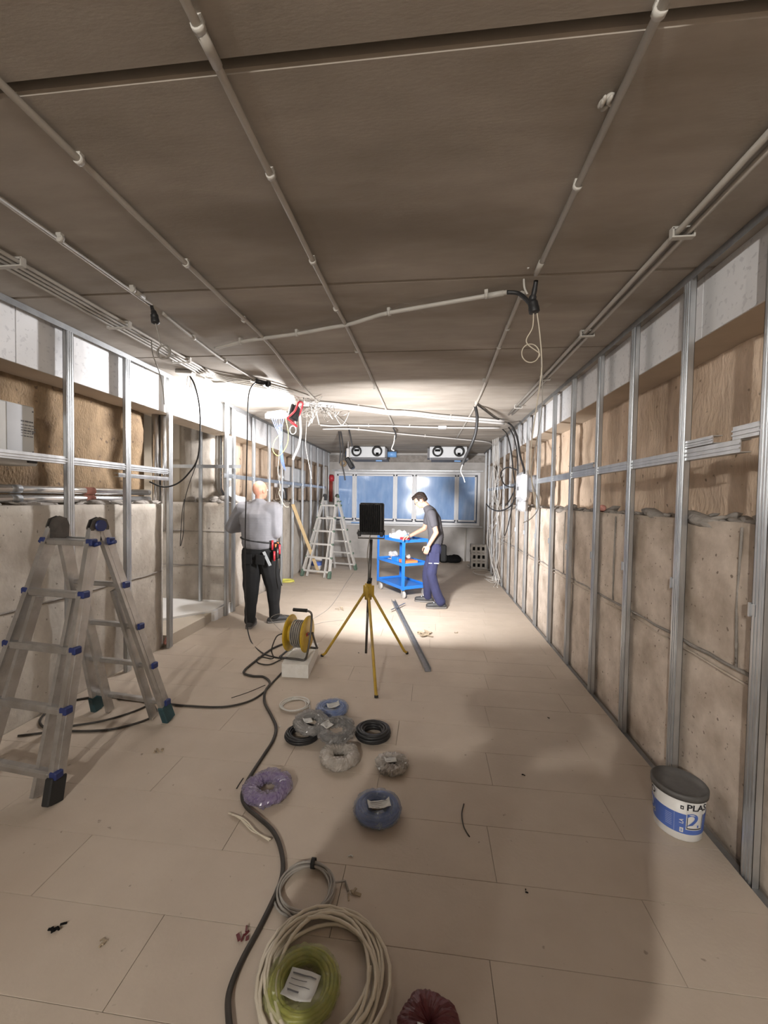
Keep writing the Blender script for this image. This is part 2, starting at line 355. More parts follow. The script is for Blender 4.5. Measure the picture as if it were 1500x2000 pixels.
def rough_slab(mb, axis, c, u0, u1, v0, v1, du, dv, amp, face, seed=0, thick=0.2, freq=3.0, seams=()):
    """a wall with a real uneven face: axis 'x' means the face lies at x=c and looks along `face` (+1/-1); u runs along y (or x), v along z"""
    nu, nv = max(1, int((u1 - u0) / du)), max(1, int((v1 - v0) / dv)); vs = []
    for j in range(nv + 1):
        for i in range(nu + 1):
            u, v = u0 + (u1 - u0) * i / nu, v0 + (v1 - v0) * j / nv
            h = (noise.noise(V((u * freq, v * freq, seed))) + .5 * noise.noise(V((u * freq * 3, v * freq * 3, seed + 4)))) * amp
            for sv in seams:
                if abs(v - sv) < dv * .6: h -= 0.010
            if i in (0, nu) or j in (0, nv): h = 0
            x = c + face * h
            vs.append(V((x, u, v)) if axis == 'x' else V((u, x, v)))
    n0 = len(vs); back = c - face * thick
    for (u, v) in ((u0, v0), (u1, v0), (u1, v1), (u0, v1)): vs.append(V((back, u, v)) if axis == 'x' else V((u, back, v)))
    W = nu + 1
    fs = [(j * W + i, j * W + i + 1, (j + 1) * W + i + 1, (j + 1) * W + i) for j in range(nv) for i in range(nu)]
    a, b, c_, d = n0, n0 + 1, n0 + 2, n0 + 3
    fs += [(a, d, c_, b), (a, b) + tuple(range(nu, -1, -1)), (d, ) + tuple(nv * W + i for i in range(nu + 1)) + (c_,),
           (a,) + tuple(j * W for j in range(nv + 1)) + (d,), (b,) + tuple(j * W + nu for j in range(nv + 1)) + (c_,)]
    k0 = len(mb.sm); mb.add(vs, fs, False)
    for k in range(k0, k0 + nu * nv): mb.sm[k] = True
    return mb

# ================================================================== the room
XR, XL = 1.363, -2.65                              # front faces of the two stud frames
Y0, Y1 = -3.6, 10.72                               # end walls
LEDGE = 1.50
# floor: a dark sub-floor carrying cement boards laid in staggered rows
floor = MB().box((-1.05, (Y0 + Y1) / 2, -0.06), (6.5, Y1 - Y0 + 0.4, 0.08)).build('floor', 'sub_floor', kind='structure')
ROW, BL = 0.293, 1.2
board_cache = {}
y = Y0; row = 0
while y < Y1 - 0.01:
    d = min(ROW, Y1 - y); x = -2.74 - ((row * 0.47) % 1.0) * BL
    while x < 1.352:
        a, b = max(x, -2.74), min(x + BL, 1.352)
        if b - a > 0.02:
            key = (round(b - a, 3), round(d, 3))
            if key not in board_cache:
                board_cache[key] = MB().box((0, 0, -0.01), (b - a - 0.0016, d - 0.0016, 0.02), None, 0.0008).mesh('floor_board')
            dz = random.uniform(-0.0005, 0)
            link('floor_board', board_cache[key], 'floor_board', floor, V(((a + b) / 2, y + d / 2, dz)) - WM[floor].translation)
        x += BL
    y += ROW; row += 1

# ceiling: precast slabs with open joints
ceiling = MB().box((-1.2, (Y0 + Y1) / 2, HC + 0.11), (6.4, Y1 - Y0 + 0.4, 0.08)).build('ceiling', 'joint_dark', kind='structure')
CJ = [Y0 - .1, -2.4, -1.22, -0.03, 1.14, 2.32, 3.40, 4.50, 5.57, 6.66, 7.75, 8.84, 9.93, Y1 + .1]
for i in range(len(CJ) - 1):
    a, b = CJ[i], CJ[i + 1]
    ga, gb = (0.014 if abs(a - 1.14) < .01 else 0.004), (0.014 if abs(b - 1.14) < .01 else 0.004)
    MB().box((-1.2, (a + ga + b - gb) / 2, HC + 0.035), (6.4, b - gb - a - ga, 0.07), None, 0.008).build('ceiling_slab', 'ceiling_concrete', ceiling)

# right wall: grey concrete below, brown plastered masonry above, broken mortar on the ledge between
def ridge(mb, x, y0, y1, z, face, n, rng):
    for i in range(n):
        yy = rng.uniform(y0, y1); r = rng.uniform(.012, .032); r = r * 1.7 if rng.random() < .12 else r
        mb.ell((x - face * rng.uniform(-0.035, .14), yy, z + rng.uniform(-.012, .012)), (r, r * rng.uniform(1.5, 4), r * rng.uniform(.4, .8)), Matrix.Rotation(rng.uniform(-.4, .4), 3, 'X'), 6, 4)
    return mb
rng = random.Random(3)
wr = empty('wall_right', (1.72, 0, 0), kind='structure')
rough_slab(MB(), 'x', 1.412, Y0, Y1, -0.05, LEDGE, .09, .06, .010, -1, 1.0, .42, seams=(.83,)).build('lower_wall', 'concrete_dirty', wr)
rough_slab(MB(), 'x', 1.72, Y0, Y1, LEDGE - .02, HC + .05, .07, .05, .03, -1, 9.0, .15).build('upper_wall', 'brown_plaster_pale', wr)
ridge(MB(), 1.46, 1.2, 10.4, LEDGE, -1, 420, rng).build('mortar_ridge', 'mortar', wr, kind='stuff')
def seam(mb, x, y0, y1, z, axis='x', r=.007):
    n = int((y1 - y0) / .12); q3 = random.Random(int(z * 100))
    pts = [(x + q3.uniform(-.003, .003), y0 + (y1 - y0) * i / n, z + q3.uniform(-.006, .006)) for i in range(n + 1)]
    if axis == 'y': pts = [(b_, a_, c_) for a_, b_, c_ in pts]
    return mb.tube(pts, [r * q3.uniform(.5, 1.5) for _ in pts], 5)
seam(MB(), 1.409, .5, 10.6, .83).build('formwork_ridge', 'mortar', wr); seam(MB(), 1.410, .5, 10.6, .79, r=.005).build('formwork_ridge', 'concrete_dirty', wr)
for yy_ in (1.75, 2.0, 3.25, 4.4): MB().tube([(1.409, yy_, .84), (1.408, yy_ + .01, 1.1), (1.409, yy_, 1.48)], .006, 5).build('formwork_ridge', 'mortar', wr)
# left wall up to the alcove, the alcove, and the far stretch
wl = empty('wall_left', (-3.0, 0, 0), kind='structure')
rough_slab(MB(), 'x', -2.74, Y0, 3.9, -0.05, LEDGE, .09, .06, .012, 1, 21.0, .5, seams=(.80,)).build('lower_wall', 'concrete', wl)
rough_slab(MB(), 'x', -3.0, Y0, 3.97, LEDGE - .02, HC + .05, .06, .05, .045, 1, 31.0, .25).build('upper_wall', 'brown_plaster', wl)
ridge(MB(), -2.80, 1.2, 3.88, LEDGE, 1, 130, rng).build('mortar_ridge', 'mortar', wl, kind='stuff')
seam(MB(), -2.738, .5, 3.88, .80).build('formwork_ridge', 'mortar', wl)
wf = empty('wall_left_far', (-3.0, 5.3, 0), kind='structure')
rough_slab(MB(), 'x', -2.74, 5.3, Y1, -0.05, LEDGE, .1, .08, .01, 1, 41.0, .5, seams=(.80,)).build('lower_wall', 'concrete', wf)
rough_slab(MB(), 'x', -3.02, 5.6, Y1, LEDGE - .02, HC + .05, .09, .07, .02, 1, 51.0, .25).build('upper_wall', 'brown_plaster_pale', wf)  # paler plaster colour stands in for the red lamp's light on this stretch
ridge(MB(), -2.82, 5.35, 10.4, LEDGE, 1, 180, rng).build('mortar_ridge', 'mortar', wf, kind='stuff')
wa = empty('wall_alcove', (-3.2, 5.3, 0), kind='structure')
rough_slab(MB(), 'y', 5.3, -4.15, -2.75, 0, LEDGE, .07, .06, .008, -1, 61.0, .3, seams=(.62, 1.10)).build('lower_wall', 'concrete', wa)
for zz in (.62, 1.10): seam(MB(), 5.298, -4.1, -2.78, zz, 'y', .006).build('formwork_ridge', 'mortar', wa)
rough_slab(MB(), 'y', 5.38, -3.5, -3.02, LEDGE - .02, HC + .05, .06, .06, .012, -1, 71.0, .22).build('pillar', 'concrete', wa)
MB().box((-3.83, 5.5, 2.15), (.66, .2, 1.36)).build('plaster_wall', 'plaster_beige', wa)
MB().box((-4.2, 4.6, 1.4), (.1, 1.7, 2.9)).build('side_wall', 'plaster_beige', wa)
ridge(MB(), 0, 0, 1, 0, 1, 0, rng)
mr = MB()
for i in range(26):
    r = rng.uniform(.02, .05); mr.ell((rng.uniform(-3.45, -2.8), 5.33 + rng.uniform(0, .05), LEDGE + rng.uniform(-.01, .06)), (r * 2, r, r), None, 7, 5)
mr.build('mortar_ridge', 'mortar', wa, kind='stuff')
wb = empty('wall_back', (-.6, Y1, 0), kind='structure')
WX0, WX1, WZ0, WZ1 = -2.56, 1.30, 0.93, 2.32
MB().box((-1.05, Y1 + .1, WZ0 / 2 - .02), (5.6, .2, WZ0 + .04)).build('lower_wall', 'back_wall', wb)
MB().box((-1.05, Y1 + .1, (WZ1 + HC) / 2 + .03), (5.6, .2, HC - WZ1 + .06)).build('lintel', 'back_wall', wb)
MB().box(((WX0 - 3.85) / 2, Y1 + .1, (WZ0 + WZ1) / 2), (WX0 + 3.85, .2, WZ1 - WZ0)).build('pier', 'back_wall', wb)
MB().box(((WX1 + 1.75) / 2, Y1 + .1, (WZ0 + WZ1) / 2), (1.75 - WX1, .2, WZ1 - WZ0)).build('pier', 'back_wall', wb)
MB().box((-.5, Y1 - .03, 2.66), (4.4, .06, .17)).build('ledge_band', 'mortar', wb)
MB().box((-1.2, Y0 - .1, 1.4), (6.4, .2, 2.9)).build('wall_front', 'concrete', kind='structure')

# alcove step
st = empty('floor_step', (-3.2, 4.6, 0), kind='structure')
MB().prism([(-3.5, 3.95), (-2.71, 4.82), (-2.73, 5.3), (-4.15, 5.3), (-4.15, 3.95)], -0.01, 0.14).build('landing', 'white_board', st)
MB().prism([(-3.5, 3.93), (-2.72, 3.93), (-2.72, 4.81)], -0.01, 0.115).build('lower_tread', 'plaster_beige', st)
MB().box((-2.695, 4.28, 0.062), (.03, .64, .125), None, .003).build('riser_board', 'plaster_beige', st)
MB().box((-2.70, 5.06, 0.062), (.03, .48, .13), None, .003).build('riser_board', 'white_board', st)

# bulkheads along both ceilings' edges: foil faced boards over a beige soffit
def bulkhead(name, x, xb, z0, f, mat, y0, y1, step):
    o = empty(name, (x, 0, z0), kind='structure')
    y = y0
    while y < y1 - .01:
        e = min(y + step, y1)
        MB().box((x + f * .006, (y + e) / 2, (z0 + HC) / 2), (.012, e - y - .004, HC - z0), None, .002).build('panel', mat, o); y = e
    MB().box(((x + xb) / 2 + f * .006, (y0 + y1) / 2, z0 + .012), (abs(xb - x) - .01, y1 - y0, .024)).build('soffit', 'soffit_beige', o)
    return o
bulkhead('trim_1', 1.45, 1.72, 2.485, 1, 'foil_board', Y0, Y1, 1.2)
bulkhead('trim_2', -2.72, -3.02, 2.44, -1, 'foil_board', Y0, 3.62, 1.2)
bulkhead('trim_3', -2.72, -3.02, 2.44, -1, 'white_board', 3.62, 5.42, 1.8)
bulkhead('trim_4', -2.72, -3.02, 2.44, -1, 'foil_board', 5.42, Y1, 1.2)

# window in the end wall: five panes under blue film
win = empty('window_1', (-.6, Y1, WZ0), kind='structure')
mb = MB(); zc = (WZ0 + WZ1) / 2
for (a, b) in ((WX0, WX0 + .07), (WX1 - .07, WX1)): mb.box(((a + b) / 2, Y1 + .02, zc), (b - a, .09, WZ1 - WZ0), None, .006)
for (a, b) in ((WZ0, WZ0 + .075), (WZ1 - .07, WZ1)): mb.box(((WX0 + WX1) / 2, Y1 + .02, (a + b) / 2), (WX1 - WX0, .088, b - a), None, .006)
mb.build('window_frame', 'window_frame', win)
PX = [(-2.44, -2.06), (-1.945, -.965), (-.855, -.465), (-.345, .645), (.75, 1.16)]
for i in range(4):
    a, b = PX[i][1] + .025, PX[i + 1][0] - .025
    MB().box(((a + b) / 2, Y1 + .015, zc), (b - a, .085, WZ1 - WZ0 - .13), None, .006).build('mullion', 'window_frame', win)
for a, b in PX:
    s = empty('sash', ((a + b) / 2, Y1, zc)); s.parent = win; s.location = V(((a + b) / 2, Y1, zc)) - WM[win].translation
    m = MB(); z0, z1 = 1.075, 2.20
    m.box((a - .02, Y1 - .015, (z0 + z1) / 2), (.045, .06, z1 - z0 + .08), None, .004).box((b + .02, Y1 - .015, (z0 + z1) / 2), (.045, .06, z1 - z0 + .08), None, .004)
    m.box(((a + b) / 2, Y1 - .016, z0 - .02), (b - a + .08, .058, .045), None, .004).box(((a + b) / 2, Y1 - .016, z1 + .02), (b - a + .08, .058, .045), None, .004)
    m.build('sash_frame', 'window_frame', s)
    MB().box(((a + b) / 2, Y1 + .005, (z0 + z1) / 2), (b - a, .01, z1 - z0)).build('pane', 'window_film', s)
MB().box((-.63, Y1 - .05, WZ0 - .02), (4.0, .16, .03), None, .006).build('window_sill', 'window_frame', win)
MB().box((-.63, Y1 - .02, WZ1 + .03), (4.0, .03, .03), None, .004).build('head_trim', 'galv', win)

# ================================================================== steel stud frames
def cstud(mb, x, y, z0, z1, f, fw=.060, dp=.028, t=.0022):
    """C section: ribbed flange toward the room, web on the near side; f = +1 when the wall lies at +x"""
    def plate(a, b):
        (x0, y0), (x1, y1) = a, b
        mb.box(((x0 + x1) / 2, (y0 + y1) / 2, (z0 + z1) / 2), (abs(x1 - x0) + t, abs(y1 - y0) + t, z1 - z0))
    plate((x, y), (x, y + fw)); plate((x, y), (x + f * dp, y)); plate((x, y + fw), (x + f * dp, y + fw)); plate((x + f * dp, y), (x + f * dp, y + fw * .2)); plate((x + f * dp, y + fw * .8), (x + f * dp, y + fw))
    for k in (.22, .5, .78): mb.box((x - f * .0022, y + fw * k, (z0 + z1) / 2), (.004, fw * .14, z1 - z0 - .02))
    return mb
def frame_wall(name, label, x, f, ys, zb, rails, tracks, group=None):
    o = empty(name, (x, ys[0], 0), label=label, cat='frame')
    for y in ys:
        s = cstud(MB(), x, y, zb, HC - .004, f).build('stud', 'galv', o)
        if x > 0 and y < 9: 
            c = MB(); c.box((x - .004, y + .052, 1.14), (.006, .03, .05)); c.box((x - .008, y + .062, 1.14), (.01, .008, .06)).build('clip', 'galv', s)
    for (y0, y1) in tracks:
        MB().box((x + f * .014, (y0 + y1) / 2, HC - .003), (.036, y1 - y0, .004)).box((x - f * .004, (y0 + y1) / 2, HC - .022), (.003, y1 - y0, .04)).build('top_track', 'galv_dark', o)
        if x > 0: MB().box((x + f * .012, (y0 + y1) / 2, -.0165), (.036, y1 - y0, .004)).build('bottom_track', 'galv_dark', o)
    for (y0, y1, z, h) in rails:
        m = MB(); m.box((x + f * .006, (y0 + y1) / 2, z), (.004, y1 - y0, h)); m.box((x + f * .026, (y0 + y1) / 2, z + h / 2), (.045, y1 - y0, .004)); m.box((x + f * .026, (y0 + y1) / 2, z - h / 2), (.045, y1 - y0, .004))
        m.box((x + f * .001, (y0 + y1) / 2, z + h * .18), (.006, y1 - y0, h * .12)).box((x + f * .001, (y0 + y1) / 2, z - h * .18), (.006, y1 - y0, h * .12))
        m.build('rail', 'galv', o)
    return o
YR = [1.80, 2.36, 2.94, 3.50, 4.12, 4.72, 5.34, 5.95, 6.55, 7.15, 7.75, 8.4, 9.05, 9.7, 10.3]
frame_wall('stud_frame', 'galvanised steel stud frame with one long horizontal rail along the wall behind the plastic bucket', XR, 1, YR, -.014,
           [(1.97, 9.9, 1.845, .055), (.6, 2.02, 1.905, .055), (2.15, 2.36, 1.90, .035), (3.6, 4.1, 1.90, .04)], [(.4, 10.6)])
YL = [2.70, 3.28]
frame_wall('stud_frame', 'galvanised steel stud frame standing behind the blue-capped ladder', XL, -1, YL + [3.87], .004, [(1.2, 3.9, 1.83, .05), (3.2, 3.9, 1.755, .03)], [(.4, 3.95)])
frame_wall('stud_frame', 'galvanised steel stud frame in front of the bald man, holding wires and grey boxes', XL, -1, [5.05, 5.24, 5.87, 6.47, 7.05, 7.65, 8.25, 8.85, 9.4, 9.95, 10.45], .004, [(5.0, 10.2, 1.86, .05)], [(5.0, 10.6)])
# stud and rail inside the alcove
al = empty('alcove_stud', (-3.12, 5.22, .14), label='single steel stud with a thin cross rail standing on the white alcove step', cat='stud')
cstud(MB(), -3.10, 5.20, .142, HC - .3, -1, .045, .027).build('upright', 'galv', al)
MB().box((-3.05, 5.195, 1.99), (1.05, .004, .045)).box((-3.05, 5.21, 2.012), (1.05, .03, .003)).build('cross_rail', 'galv', al)

# ================================================================== work lights
def area(name, loc, target, size, power, color, parent=None, spread=PI):
    l = bpy.data.lights.new(name, 'AREA'); l.shape = 'RECTANGLE'; l.size, l.size_y = size; l.energy = power; l.color = color; l.spread = spread
    o = bpy.data.objects.new(name, l); COL.objects.link(o); loc = V(loc)
    m = Matrix.Translation(loc) @ (V(target) - loc).to_track_quat('-Z', 'Y').to_matrix().to_4x4()
    if parent is not None: o.parent = parent; m = WM[parent].inverted() @ m
    o.matrix_local = m if parent is not None else m
    if parent is None: o.matrix_world = m
    return o
def flood_head(parent, c, d, wd, ht, dp, shell, glass, power, color, fins=9, chip=None, spread=PI):
    """a finned floodlight head centred on c that shines along d"""
    c, d = V(c), V(d).normalized(); s, u = frame_of(d); M3 = Matrix((s, d, u)).transposed()
    P = lambda x, y, z: c + s * x + d * y + u * z
    h = MB().box(P(0, .01, 0), (wd, dp * .5, ht), M3, .012)
    b = h.build('lamp_body', shell, parent)
    for i in range(fins):
        x = (i - (fins - 1) / 2) * wd * .9 / fins
        MB().box(P(x, -dp * .38, 0), (wd * .045, dp * .5, ht * .94), M3, .003).build('fin', shell, b)
    MB().box(P(0, dp * .5 * .5 + .013, 0), (wd * .86, .006, ht * .82), M3).build('lens', glass, b)
    area('lamp_beam', P(0, dp * .25 + .03, 0), P(0, 1, 0), chip or (wd * .8, ht * .76), power, color, parent, spread)
    return b
# tripod flood turned to the window
T = fl(717, 1290)
TX, TY = -.545, 3.80
tr = empty('tripod_work_light', (TX, TY, 0), label='black finned floodlight on a yellow tripod stand, seen from behind', cat='work light')
hub = V((TX - .02, TY, .70))
MB().cyl((TX - .02, TY, .50), (TX, TY, 1.20), .016, 14).build('pole', 'pole_steel', tr)
MB().cyl((TX - .035, TY + .01, .10), (TX - .02, TY, .62), .012, 12).build('lower_rod', 'pole_steel', tr)
MB().lathe([(.0, -.075), (.034, -.075), (.034, .075), (.0, .075)], hub, n=14).build('hub', 'yellow_paint', tr)
for i in range(3):
    a = i * 2 * PI / 3 + .5; MB().box(hub + V((math.cos(a) * .04, math.sin(a) * .04, -.0)), (.035, .02, .11), a, .003).build('hub_lug', 'yellow_paint', tr)
for foot in (fl(735, 1363), fl(795, 1277), fl(629, 1282)):
    d = (foot - hub); d.z = 0; d.normalize(); top = hub + d * .045 + V((0, 0, -.03)); k = foot - d * .035 + V((0, 0, .035))
    l = MB().tube([top, k, foot + V((0, 0, .012))], .013, 10).build('leg', 'yellow_paint', tr)
    MB().cyl(foot + V((0, 0, .002)), foot + V((0, 0, .02)) - d * .004, .016, 10).build('foot', 'black_rubber', l)
MB().box((TX - .01, TY - .015, .79), (.05, .012, .02), .6, .003).cyl((TX - .01, TY, .785), (TX - .005, TY, .83), .022, 12).build('clamp', 'black_metal', tr)
MB().tube([(TX - .125, TY, 1.29), (TX - .125, TY, 1.21), (TX + .125, TY, 1.21), (TX + .125, TY, 1.29)], .007, 8).build('yoke', 'pole_steel', tr)
flood_head(tr, (TX, TY + .01, 1.395), (.06, 1, .05), .235, .30, .12, 'black_metal', 'lamp_glass', POWER_TRIPOD, COOL, 11, None, 2.6)
MB().box((TX, TY - .03, 1.26), (.26, .05, .03), None, .006).box((TX - .105, TY - .05, 1.255), (.03, .03, .05), None, .004).box((TX + .105, TY - .05, 1.255), (.03, .03, .05), None, .004).build('driver_box', 'black_metal', tr)
MB().tube(spline([(TX, TY - .04, 1.25), (TX - .01, TY - .05, 1.2), (TX - .03, TY - .03, 1.05), (TX - .025, TY + .02, .9), (TX - .03, TY + .02, .72)]), .005, 6).build('lead', 'grey_cable', tr)
# red framed flood hanging under the ceiling, turned to the white bulkhead
RL = V((-1.64, 4.72, 2.60))
rd = empty('ceiling_work_light', RL, label='red-framed work lamp hung under the ceiling among tangled wires', cat='work light')
dirr = V((-.92, -.16, .20))
flood_head(rd, RL, dirr, .22, .17, .09, 'black_metal', 'lamp_glass', POWER_RED, COOL, 7)
sA, uA = frame_of(dirr); dA = dirr.normalized()
Pq = lambda x, y, z: RL + sA * x + dA * y + uA * z
MB().tube(spline([Pq(-.13, .03, -.10), Pq(-.14, -.04, 0), Pq(-.13, -.06, .11), Pq(0, -.08, .14), Pq(.13, -.06, .11), Pq(.14, -.04, 0), Pq(.13, .03, -.10)], 5), .012, 8).build('carry_frame', 'red_plastic', rd)
MB().tube(spline([Pq(-.13, .03, -.10), Pq(-.06, -.06, -.14), Pq(.06, -.06, -.14), Pq(.13, .03, -.10)], 5), .013, 8).build('foot_frame', 'red_plastic', rd)
MB().tube([Pq(0, -.08, .14), Pq(0, -.08, .215)], .006, 8).build('hook', 'pole_steel', rd)
# twin floods on a stand behind the photographer
LS = V((-.62, -2.66, 0))
ls = empty('twin_work_light', LS, label='twin floodlight on a tall stand behind the photographer', cat='work light')
MB().cyl(LS + V((0, 0, .3)), LS + V((0, 0, 2.64)), .018, 12).build('pole', 'yellow_paint', ls)
for i in range(3):
    a = i * 2 * PI / 3; e = LS + V((math.cos(a) * .6, math.sin(a) * .6, .012))
    MB().cyl(LS + V((0, 0, .9)), e, .013, 10).build('leg', 'yellow_paint', ls)
MB().box(LS + V((0, 0, 2.62)), (.72, .03, .03)).build('crossbar', 'black_metal', ls)
for sx, part in ((-.33, .86), (.33, .14)):
    flood_head(ls, LS + V((sx, .06, 2.65)), (.6, 1, -.08), .20, .15, .1, 'black_metal', 'lamp_glass_warm', POWER_STAND * part, WARM, 7, (.06, .05))

# ================================================================== conduits on the ceiling
PZ = HC - .022
def conduit(label, pts, r=.0125, clips=(), mat='pvc', couplings=(), smooth=True, group=None, name='ceiling_conduit', cat='conduit'):
    pts = [V(p) for p in pts]; o = empty(name, pts[0], label=label, cat=cat, group=group)
    path = spline(pts, 6) if smooth and len(pts) > 2 else pts
    MB().tube(path, r, 10).build('pipe', mat, o)
    for c in clips:
        c = V(c); i = min(range(len(path)), key=lambda k: (path[k] - c).length)
        d = (path[min(i + 1, len(path) - 1)] - path[max(i - 1, 0)]).normalized(); ang = math.atan2(d.y, d.x)
        m = MB(); m.tube([c - d * .009, c + d * .009], r * 1.45, 10); m.box(c + V((0, 0, (HC - c.z) / 2)), (.02, .026, HC - c.z), ang); m.build('clip', 'pvc_clip', o)
    for c in couplings:
        c = V(c); i = min(range(len(path)), key=lambda k: (path[k] - c).length)
        d = (path[min(i + 1, len(path) - 1)] - path[max(i - 1, 0)]).normalized(); MB().tube([c - d * .045, c + d * .045], r * 1.25, 10).build('coupling', mat, o)
    return o
def L(x, ys, z=PZ): return [V((x, y, z)) for y in ys]
conduit('long straight grey conduit crossing the whole ceiling just inside the tripod lamp', [(-.617, -1.5, PZ), (-.617, 2, PZ), (-.60, 3.3, PZ), (-.61, 6.78, PZ)], .0125, L(-.617, (1.02, 1.5, 2.05, 2.57, 3.3, 4.4, 5.6)), couplings=L(-.617, (1.07,)))
conduit('straight grey conduit overhead ending at the black heat-shrunk splice', [(.54, -1.5, PZ), (.54, 2.27, PZ)], .0125, L(.54, (1.1, 1.66)), couplings=L(.54, (2.2,)), smooth=False)
conduit('grey conduit running from the black splice toward the dangling fat black cable', [(.51, 2.46, PZ), (.52, 3.3, PZ), (.555, 5.2, PZ), (.50, 8.0, PZ)], .0125, L(.52, (2.5, 2.95, 3.3, 4.2)) + L(.55, (5.15,)))
conduit('grey conduit that wanders sideways to the wire tangle and ends in a black tail', [(-1.285, -1.5, PZ), (-1.285, 2.0, PZ), ce(515, 660, .022), ce(560, 715, .022), ce(600, 765, .022), ce(625, 788, .022), ce(655, 810, .022), ce(680, 831, .022)], .0125, L(-1.287, (1.37, 2.02, 2.68)))
conduit('grey conduit ending at the black tail above the coiled wire, near the long pipe rack', [(-1.765, -1.5, PZ), ce(295, 596, .022)], .0125, L(-1.765, (1.77, 2.24)), couplings=L(-1.765, (2.29,)), smooth=False)
conduit('grey conduit continuing from the black tail to the ceiling socket with the long black lead', [ce(318, 612, .022), ce(378, 660, .022), ce(440, 706, .022), ce(500, 742, .022), ce(535, 765, .022)], .0115, [ce(378, 660, .022), ce(440, 706, .022)])
# racks of parallel pipes
for k, nm in enumerate(('outermost', 'second', 'third', 'innermost')):
    x = -2.285 + k * .042
    conduit('%s pipe, counted from the stud wall, of the four-pipe ceiling rack' % nm, [(x, -1.5, PZ), (x, 3.45, PZ), (x + .02, 3.75 - k * .03, PZ), (x + .14 - k * .02, 4.05 - k * .06, PZ), (x + .45, 4.35 - k * .05, PZ), (x + .75, 4.75 + k * .02, PZ)], .0105, group='four-pipe rack')
for k, nm in enumerate(('inner', 'outer')):
    x = 1.075 + k * .048
    conduit('%s pipe of the twin ceiling conduit beside the stud wall with the rail' % nm, [(x, -1.5, PZ), (x, 5.85, PZ)], .0125, smooth=False, group='twin conduit')
def rack_clip(y, x0, x1, label, group):
    o = MB().box(((x0 + x1) / 2, y, HC - .006), (x1 - x0 + .05, .028, .012), None, .002)
    for x in (x0 - .02, x1 + .02): o.box((x, y, HC - .024), (.008, .028, .036))
    o.box(((x0 + x1) / 2, y, HC - .044), (x1 - x0 + .05, .028, .008), None, .002)
    o.build('pipe_saddle', 'pvc_clip', label=label, cat='clip', group=group)
for y, t in ((1.93, 'cut by the picture edge'), (2.69, 'above the plain stud bay'), (3.42, 'before the pipes bend')): rack_clip(y, -2.285, -2.159, 'wide saddle clip under the four-pipe ceiling rack, %s' % t, 'rack saddles')
for y, t in ((1.98, 'nearest the camera'), (3.08, 'second from the camera'), (4.14, 'third from the camera'), (5.35, 'farthest from the camera')): rack_clip(y, 1.075, 1.123, 'white saddle clip under the twin ceiling conduit, %s' % t, 'twin saddles')
cp = [(420, 681), (470, 668), (520, 660), (580, 652), (640, 641), (680, 634), (720, 622), (760, 611), (880, 590), (990, 571)]
conduit('pale conduit crossing the ceiling sideways to the black splice', [ce(a, b, .03) for a, b in cp], .0125, [ce(a, b, .03) for a, b in ((470, 668), (580, 652), (760, 611), (950, 577))], 'pvc_clip', [ce(968, 575, .03)])
for dk, nm in ((0, 'front'), (5, 'rear')):
    conduit('%s one of two fat white hoses crossing the ceiling by the wire tangle' % nm, [ce(a, b + dk, .03) for a, b in ((583, 785), (640, 788), (700, 795), (760, 803), (800, 805), (860, 812), (910, 816), (985, 822))], .019, [ce(a, b + dk, .03) for a, b in ((700, 795), (790, 805), (880, 814))] if not dk else (), 'pvc_white', group='white hoses')
conduit('thin white conduit crossing the far ceiling through the square junction box', [ce(a, b) for a, b in ((625, 830), (650, 832), (680, 831), (760, 832), (860, 835), (975, 836))], .013, [ce(a, b) for a, b in ((720, 832), (800, 833), (930, 836))], 'pvc_white')
conduit('thin white conduit slanting across the far ceiling above the ventilation units', [ce(a, b) for a, b in ((630, 838), (690, 838), (760, 845), (810, 850), (900, 858), (950, 863), (961, 868))], .013, [ce(a, b) for a, b in ((700, 839), (830, 852))], 'pvc_white')
b = ce(864, 835, .025); MB().box(b, (.14, .12, .045), None, .008).build('junction_box', 'pvc_white', label='square white junction box on the far ceiling', cat='junction box')
conduit('short bent conduit from the four-pipe rack to the ceiling socket', [ce(a, b, .022) for a, b in ((398, 737), (415, 745), (440, 745), (490, 741))], .011, mat='pvc')
# socket with the long black lead
sk = empty('ceiling_socket', ce(500, 744, .03), label='black ceiling socket from which the long extension lead hangs', cat='socket')
p = ce(505, 744, .04); MB().box(ce(497, 744, .014), (.09, .07, .028), .5, .006).build('plate', 'pvc', sk)
MB().cyl(p + V((-.03, 0, 0)), p + V((.06, .06, -.01)), .026, 14).cyl(p + V((.06, .06, -.01)), p + V((.085, .085, -.012)), .033, 14).build('coupler', 'black_metal', sk)

# ================================================================== cables
def cable(name, label, pts, r, mat, cat='cable', group=None, k=8, n=7, z0=None):
    return MB().tube(spline(pts, k), r, n).build(name, mat, label=label, cat=cat, group=group)
def heat_tail(name, label, a, b, c, r, mat='black_cable'):
    o = empty(name, V(a), label=label, cat='cable')
    MB().tube(spline([a, (V(a) + V(b)) / 2 + V((0, 0, -.008)), b, (V(b) + V(c)) / 2, c], 5), [r * .62] * 4 + [r * .7] * 4 + [r] * 4 + [r * 1.35] * 4 + [r * 1.45] * 4 + [r * .8], 10).build('tail', mat, o); return o
o = heat_tail('black_splice', 'black heat-shrunk cable splice hanging where three ceiling conduits meet', ce(1047, 548, .022), at(1040, 585, 2.36), at(1044, 612, 2.36), .02)
MB().tube(spline([ce(990, 571, .03), at(1012, 573, 2.42), at(1028, 585, 2.38), at(1040, 600, 2.36)], 5), .012, 8).build('side_branch', 'black_cable', o)
MB().tube(spline([ce(1032, 522, .0), at(1024, 535, 2.34), at(1024, 560, 2.36), at(1030, 575, 2.36)], 5), .006, 6).build('hanger_strap', 'pvc_clip', o)
